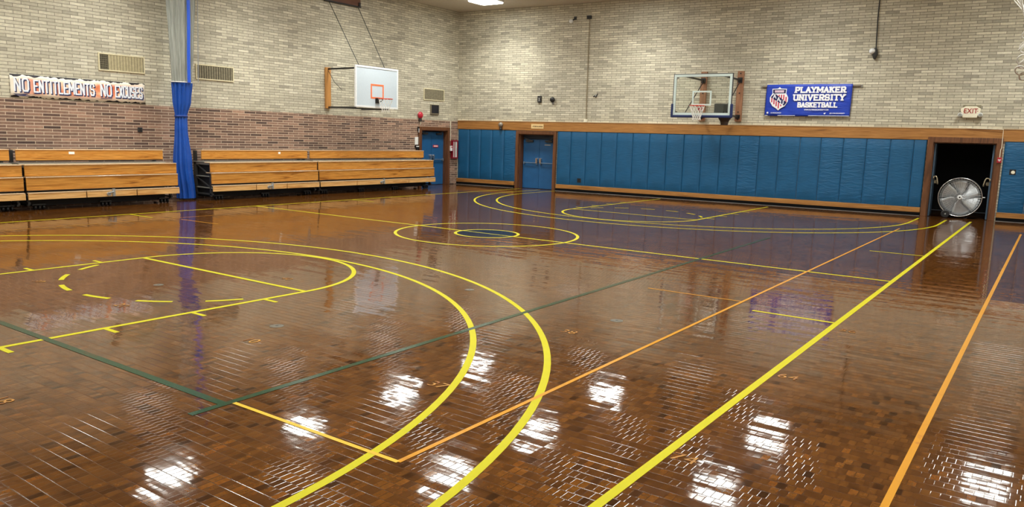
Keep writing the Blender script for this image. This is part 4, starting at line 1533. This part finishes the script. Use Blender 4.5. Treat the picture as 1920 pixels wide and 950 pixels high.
# ------------------------------------------------------------------ vents
def vent(y, z, w, h, label, slat, split=0.0):
    t = on_left('air_vent', label, 'vent', y, z, 'air vents on the left wall')
    f = 0.03
    mb = MB()
    mb.box(-w / 2, w / 2, -0.03, 0, h / 2 - f, h / 2)
    mb.box(-w / 2, w / 2, -0.03, 0, -h / 2, -h / 2 + f)
    mb.box(-w / 2, -w / 2 + f, -0.03, 0, -h / 2 + f, h / 2 - f)
    mb.box(w / 2 - f, w / 2, -0.03, 0, -h / 2 + f, h / 2 - f)
    mb.build('vent_frame', M_CREAM, t, bevel=0.004)
    mb = MB()
    mb.box(-w / 2 + f, w / 2 - f, -0.006, -0.002, -h / 2 + f, h / 2 - f)
    mb.build('vent_backing', M_VENTD, t)
    mb = MB()
    n = int((w - 2 * f) / 0.072)
    for k in range(n):
        x = -w / 2 + f + (k + 0.5) * (w - 2 * f) / n
        if split and (x + w / 2) / w < split:
            continue
        g_ = 0.044 if split else 0.030
        v = [(x - g_, -0.012), (x + 0.014, -0.028), (x + 0.018, -0.024), (x - g_ + 0.004, -0.008)]
        mb.prism(v, -h / 2 + f, h / 2 - f, 'XY')
    mb.build('vent_slats', slat, t)
    if split:
        mb = MB()
        for k in range(7):
            zz = -h / 2 + f + (k + 0.5) * (h - 2 * f) / 7
            mb.box(-w / 2 + f, -w / 2 + w * split - 0.01, -0.014, -0.010, zz - 0.004, zz + 0.004)
        for k in range(5):
            xx = -w / 2 + f + (k + 0.5) * (w * split - f) / 5
            mb.box(xx - 0.004, xx + 0.004, -0.016, -0.012, -h / 2 + f, h / 2 - f)
        mb.build('vent_grid', M_VENTG, t)
vent(-1.63, 3.52, 1.20, 0.435, 'cream wall vent with a dark grid at its left end, above the orange banner', M_VENTS, 0.2)
vent(1.05, 3.50, 1.21, 0.42, 'dark slatted wall vent just right of the curtain', M_VENTG)
vent(10.50, 3.46, 1.19, 0.44, 'grey slatted wall vent above the blue side doors near the corner', M_VENTG)
# dark square grille under the last vent
t = on_left('wall_speaker', 'black square framed box on the wall below the corner vent', 'speaker', 10.53, 2.905)
mb = MB()
mb.box(-0.24, 0.24, -0.05, 0, -0.185, 0.185)
mb.build('box_frame', plain('taupe_frame', srgb(122, 112, 92), 0.5), t, bevel=0.006)
mb = MB()
mb.box(-0.205, 0.205, -0.056, -0.048, -0.14, 0.165)
mb.build('dark_panel', plain('blue_black_panel', srgb(16, 18, 32), 0.3), t)

# ------------------------------------------------------------------ small wall fittings, left wall
t = on_left('alarm_bell', 'red round alarm bell on the wall at the top left of the side doors', 'alarm bell', 9.71, 2.66)
mb = MB()
mb.lathe([(0.0, -0.11), (0.06, -0.105), (0.10, -0.085), (0.125, -0.05), (0.13, -0.03), (0.13, -0.02)], (0, 0, 0), 'Y', 28)
mb.build('gong', M_BELL, t, smooth=True)
mb = MB()
mb.box(-0.06, 0.06, -0.06, 0, -0.22, -0.02)
mb.build('bell_box', M_DARK, t, bevel=0.008)
mb = MB()
mb.tube([(0.02, -0.015, -0.22), (0.02, -0.015, -0.36)], 0.012, 6)
mb.build('conduit', M_IVORY, t)
t = on_left('notice_sheet', 'white notice sheet with dark device beneath, left of the side door frame', 'notice', 9.55, 1.70)
mb = MB()
mb.box(-0.10, 0.13, -0.012, 0, -0.14, 0.14)
mb.build('sheet', M_PAPER, t)
mb = MB()
mb.box(-0.10, 0.12, -0.05, 0, -0.27, -0.16)
mb.box(-0.05, 0.10, -0.06, 0, -0.33, -0.27)
dv = mb.build('dark_device', M_BLACK, t, bevel=0.006)
mb = MB()
mb.box(-0.07, 0.08, -0.056, -0.05, -0.225, -0.19)
mb.build('device_label', M_PAPER, dv)
t = on_left('light_strip', 'short white and black fixture above the white notice sheet', 'wall fixture', 9.62, 2.13)
mb = MB()
mb.box(-0.04, 0.03, -0.05, 0, -0.06, 0.10)
mb.build('fixture_body', M_BLACK, t, bevel=0.005)
mb = MB()
mb.box(-0.02, 0.035, -0.06, -0.05, -0.12, 0.03)
mb.build('fixture_lens', M_WHITE, t)
t = on_left('extinguisher_cabinet', 'narrow red framed fire extinguisher cabinet with white front on the corner brick', 'fire extinguisher', 11.72, 1.39)
mb = MB()
w, h = 0.17, 0.36
mb.box(-w, w, -0.11, 0, h - 0.05, h)
mb.box(-w, w, -0.11, 0, -h, -h + 0.05)
mb.box(-w, -w + 0.05, -0.11, 0, -h + 0.05, h - 0.05)
mb.box(w - 0.05, w, -0.11, 0, -h + 0.05, h - 0.05)
mb.build('cabinet_frame', plain('crimson_cabinet', srgb(140, 24, 40), 0.4), t, bevel=0.005)
mb = MB()
mb.box(-w + 0.05, w - 0.05, -0.02, -0.005, -h + 0.05, h - 0.05)
mb.build('cabinet_back', M_PAPER, t)
mb = MB()
mb.box(-w + 0.05, w - 0.05, -0.095, -0.09, -h + 0.05, h - 0.05)
mb.build('frosted_front', plain('milky_glazing', srgb(214, 216, 206), 0.2, noise=0.05), t)
mb = MB()
mb.box(-0.045, -0.005, -0.105, -0.09, -h + 0.05, h - 0.05)
mb.build('red_mullion', plain('crimson_cabinet', srgb(140, 24, 40), 0.4), t)
mb = MB()
mb.box(0.085, 0.105, -0.125, -0.11, -0.05, 0.05)
mb.build('cabinet_handle', M_CHROME, t)
t = on_left('pull_box', 'small white box on the side door frame left of the red cabinet', 'wall fixture', 11.46, 1.43)
mb = MB()
mb.box(-0.05, 0.05, -0.14, 0, -0.10, 0.10)
mb.build('box_body', M_WHITE, t, bevel=0.006)
mb = MB()
mb.box(-0.03, 0.03, -0.146, -0.14, 0.02, 0.07)
mb.build('box_slot', M_RED, t)
t = on_left('conduit_pipe', 'thin white conduit running down the brick right of the side doors', 'conduit', 11.50, 0)
mb = MB()
mb.tube([(0, -0.02, 2.50), (0, -0.02, 1.72)], 0.018, 8)
mb.build('pipe', M_IVORY, t)
mb = MB()
mb.box(-0.03, 0.03, -0.03, 0, 2.28, 2.31)
mb.box(-0.03, 0.03, -0.03, 0, 1.86, 1.89)
mb.build('pipe_clips', M_GREYM, t)
t = on_left('wall_outlet', 'small dark outlet box on the red brick right of the banner', 'outlet', -1.227, 1.852)
mb = MB()
mb.box(-0.06, 0.06, -0.035, 0, -0.06, 0.06)
mb.build('outlet_box', M_DARK, t, bevel=0.006)
mb = MB()
mb.box(-0.035, 0.035, -0.04, -0.035, -0.03, 0.03)
mb.build('outlet_face', M_BLACK, t)

# ------------------------------------------------------------------ small wall fittings, back wall
t = on_back('exit_sign', 'white emergency EXIT sign with twin lamp heads above the open doorway', 'exit sign', 6.98, 2.99)
mb = MB()
mb.prism([(-0.19, -0.15), (0.17, -0.15), (0.18, -0.07), (0.24, 0.02), (0.24, 0.10), (0.13, 0.165), (-0.13, 0.165), (-0.25, 0.10), (-0.24, 0.02), (-0.19, -0.05)], -0.10, 0)
mb.build('sign_body', M_IVORY, t, bevel=0.01)
mb = MB()
mb.prism([(-0.2, 0.13), (0.24, 0.13), (0.24, 0.20), (-0.2, 0.20)], -0.04, 0)
mb.build('back_box', M_VENTG, t)
text_mesh('EXIT', 0.19, 0.003, 'exit_letters', M_EXITR, t, (0.0, -0.103, 0.03), bold=0.003, xs=0.85)
mb = MB()
mb.prism([(-0.185, 0.03), (-0.155, 0.045), (-0.155, 0.015)], -0.104, -0.1)
mb.prism([(0.185, 0.03), (0.155, 0.045), (0.155, 0.015)], -0.104, -0.1)
mb.build('exit_arrows', M_EXITR, t)
for sx in (-1, 1):
    mb = MB()
    mb.lathe([(0.0, -0.17), (0.05, -0.17), (0.062, -0.13), (0.055, -0.04), (0.02, -0.02), (0.02, 0.0)], (sx * 0.245, 0, -0.075), 'Y', 20)
    hd = mb.build('lamp_head', M_WHITE, t, smooth=True)
    mb = MB()
    mb.lathe([(0.0, -0.173), (0.042, -0.173), (0.045, -0.169)], (sx * 0.245, 0, -0.075), 'Y', 16)
    mb.build('lamp_lens', plain('clear_lens_grey', srgb(150, 150, 142), 0.15), hd)
t = on_back('fire_alarm_pull', 'red fire alarm pull station on the right frame of the open doorway', 'fire alarm', 7.80, 1.69)
mb = MB()
mb.box(-0.055, 0.055, -0.135, -0.086, -0.075, 0.075)
mb.build('alarm_body', plain('dark_red_alarm', srgb(170, 30, 46), 0.4), t, bevel=0.006)
mb = MB()
mb.box(-0.035, 0.035, -0.145, -0.135, -0.005, 0.02)
mb.box(-0.012, 0.012, -0.145, -0.135, -0.035, 0.0)
mb.build('pull_handle', M_WHITE, t)
mb = MB()
mb.tube([(0.0, -0.10, 0.075), (0.0, -0.10, 0.28), (0.02, -0.10, 0.34), (0.01, -0.10, 0.84), (-0.85, -0.075, 0.862)], 0.011, 6)
mb.build('cable_run', M_IVORY, t)
t = on_back('wall_lamp', 'small round grey lamp on the wood band left of the double doors', 'wall lamp', -8.66, 2.37)
mb = MB()
mb.lathe([(0.0, -0.16), (0.05, -0.155), (0.09, -0.12), (0.10, -0.08), (0.06, -0.06), (0.06, -0.045)], (0, 0, 0.03), 'Y', 24)
mb.build('lamp_dome', plain('pewter', srgb(150, 140, 126), 0.4, metal=0.3), t, smooth=True)
mb = MB()
mb.lathe([(0.02, -0.19), (0.05, -0.16), (0.03, -0.10), (0.02, -0.06)], (0.01, -0.10, 0.02), 'Z', 14)
mb.build('lamp_stem', M_BLACK, t)
t = on_back('door_plaque', 'tan name plaque on the wood band above the blue double doors', 'sign', -7.04, 2.365)
mb = MB()
mb.box(-0.27, 0.27, -0.055, -0.045, -0.085, 0.085)
mb.build('plaque', M_PLAQ, t, bevel=0.004)
mb = MB()
x = -0.2
rnd = random.Random(4)
while x < 0.2:
    w = rnd.choice((0.018, 0.024, 0.03))
    mb.box(x, x + w, -0.0575, -0.055, -0.022, 0.022)
    x += w + rnd.choice((0.008, 0.008, 0.024))
mb.build('worn_lettering', M_PLTXT, t)
t = on_back('switch_plate', 'black wall box with torn plate left of the round black knob', 'wall box', -7.0, 3.37)
mb = MB()
mb.box(-0.08, 0.08, -0.05, 0, -0.12, 0.12)
mb.build('wall_box', M_BLACK, t, bevel=0.008)
mb = MB()
mb.prism([(-0.05, 0.08), (0.0, 0.03), (0.05, 0.09), (0.02, 0.0), (0.05, -0.10), (0.0, -0.04), (-0.05, -0.12), (-0.02, 0.0)], -0.055, -0.05)
mb.build('torn_plate', M_GREYM, t)
t = on_back('round_fixture', 'round black knob on the beige brick right of the torn wall box', 'wall fixture', -6.43, 3.35)
mb = MB()
mb.lathe([(0.0, -0.12), (0.06, -0.115), (0.09, -0.09), (0.10, -0.05), (0.07, -0.02), (0.07, 0)], (0, 0, 0), 'Y', 24)
mb.build('knob', M_BLACK, t, smooth=True)
mb = MB()
mb.box(-0.03, 0.05, -0.03, 0, -0.16, -0.09)
mb.build('knob_bracket', M_GREYM, t)
t = on_back('wall_bracket', 'tiny dark bracket on the brick right of the tall thin conduit', 'wall fixture', -4.68, 3.50)
mb = MB()
mb.bar((-0.09, -0.03, -0.04), (-0.02, -0.05, -0.02), 0.03)
mb.bar((0.0, -0.03, -0.07), (0.09, -0.05, 0.06), 0.022)
mb.build('bracket_arms', M_BLACK, t)
mb = MB()
mb.box(-0.05, 0.05, -0.02, 0, -0.05, 0.03)
mb.build('bracket_base', M_GREYM, t)
t = on_back('conduit_pipe', 'tall thin conduit on the back wall with a black box on top', 'conduit', -5.03, 0)
mb = MB()
mb.tube([(-0.02, -0.02, 6.2), (0.0, -0.02, 2.6)], 0.016, 8)
mb.build('pipe', plain('tan_conduit', srgb(140, 124, 96), 0.5), t)
mb = MB()
mb.box(-0.12, 0.05, -0.07, 0, 6.17, 6.29)
mb.build('junction_box', M_BLACK, t, bevel=0.008)
mb = MB()
mb.box(-0.06, 0.06, -0.07, 0, 2.55, 2.66)
mb.build('lower_box', M_IVORY, t, bevel=0.008)
t = on_back('security_camera', 'small white camera high on the back wall left of the thin conduit', 'camera', -5.68, 6.13)
mb = MB()
mb.lathe([(0.0, -0.16), (0.06, -0.15), (0.075, -0.10), (0.06, -0.05), (0.0, -0.04)], (-0.04, -0.06, -0.02), 'Y', 20)
mb.build('camera_ball', M_WHITE, t, smooth=True)
mb = MB()
mb.bar((0.0, -0.10, 0.02), (0.05, 0.0, 0.10), 0.04)
mb.box(0.0, 0.10, -0.03, 0, 0.04, 0.16)
mb.build('camera_mount', M_DARK, t)
t = on_back('conduit_lamp', 'white dome fixture on a black rod above the blue banner', 'wall fixture', 4.33, 4.72)
mb = MB()
mb.tube([(0.06, -0.06, 0.08), (0.03, -0.05, 1.0), (0.04, -0.05, 2.0)], 0.016, 8)
mb.build('rod', M_BLACK, t)
mb = MB()
mb.lathe([(0.0, -0.20), (0.06, -0.19), (0.085, -0.13), (0.085, -0.08), (0.04, -0.05), (0.04, 0)], (-0.03, 0, 0.02), 'Y', 24)
mb.build('dome', M_WHITE, t, smooth=True)
mb = MB()
mb.lathe([(0.03, -0.21), (0.05, -0.15), (0.08, -0.08), (0.06, 0.05), (0.03, 0.12)], (0.05, -0.07, 0), 'Z', 18)
mb.build('dark_cone', M_DARK, t, smooth=True)

# ------------------------------------------------------------------ ceiling lights
def ceiling_light(x, y, label):
    t = thing('ceiling_light', label, 'ceiling light', (x, y, H), 0, 'square ceiling lights')
    h = 0.50
    def rr(h, r, n=6):
        P = []
        for cx, cy, a in ((h - r, h - r, 0), (-h + r, h - r, PI / 2), (-h + r, -h + r, PI), (h - r, -h + r, 1.5 * PI)):
            for k in range(n + 1):
                P.append((cx + r * math.cos(a + k * PI / 2 / n), cy + r * math.sin(a + k * PI / 2 / n)))
        return P
    mb = MB()
    mb.prism(rr(h, 0.14), -0.07, 0, 'XY')
    mb.build('light_housing', M_WHITE, t)
    mb = MB()
    mb.prism(rr(h - 0.03, 0.12), -0.095, -0.07, 'XY')
    mb.build('diffuser', M_LAMP, t)
    ld = bpy.data.lights.new('lamp_light', 'AREA')
    ld.shape = 'SQUARE'
    ld.size = 0.92
    ld.energy = LAMP_W
    ld.color = (0.985, 1.0, 0.95)
    ld.spread = R(126)
    lo = bpy.data.objects.new('lamp_light', ld)
    COL.objects.link(lo)
    lo.parent = t
    lo.location = (0, 0, -0.10)
    return t
for i, x in enumerate((-8.1, -2.6, 2.9, 8.5)):
    for j, y in enumerate((10.2, 6.0, 1.9, -2.3, -6.4, -10.5)):
        if i == 0 and j == 0:
            lb = 'ceiling light glowing at the top edge of the photo by the corner'
        else:
            lb = 'square ceiling light seen only as a glare patch on the varnished floor'
        ceiling_light(x, y, lb)
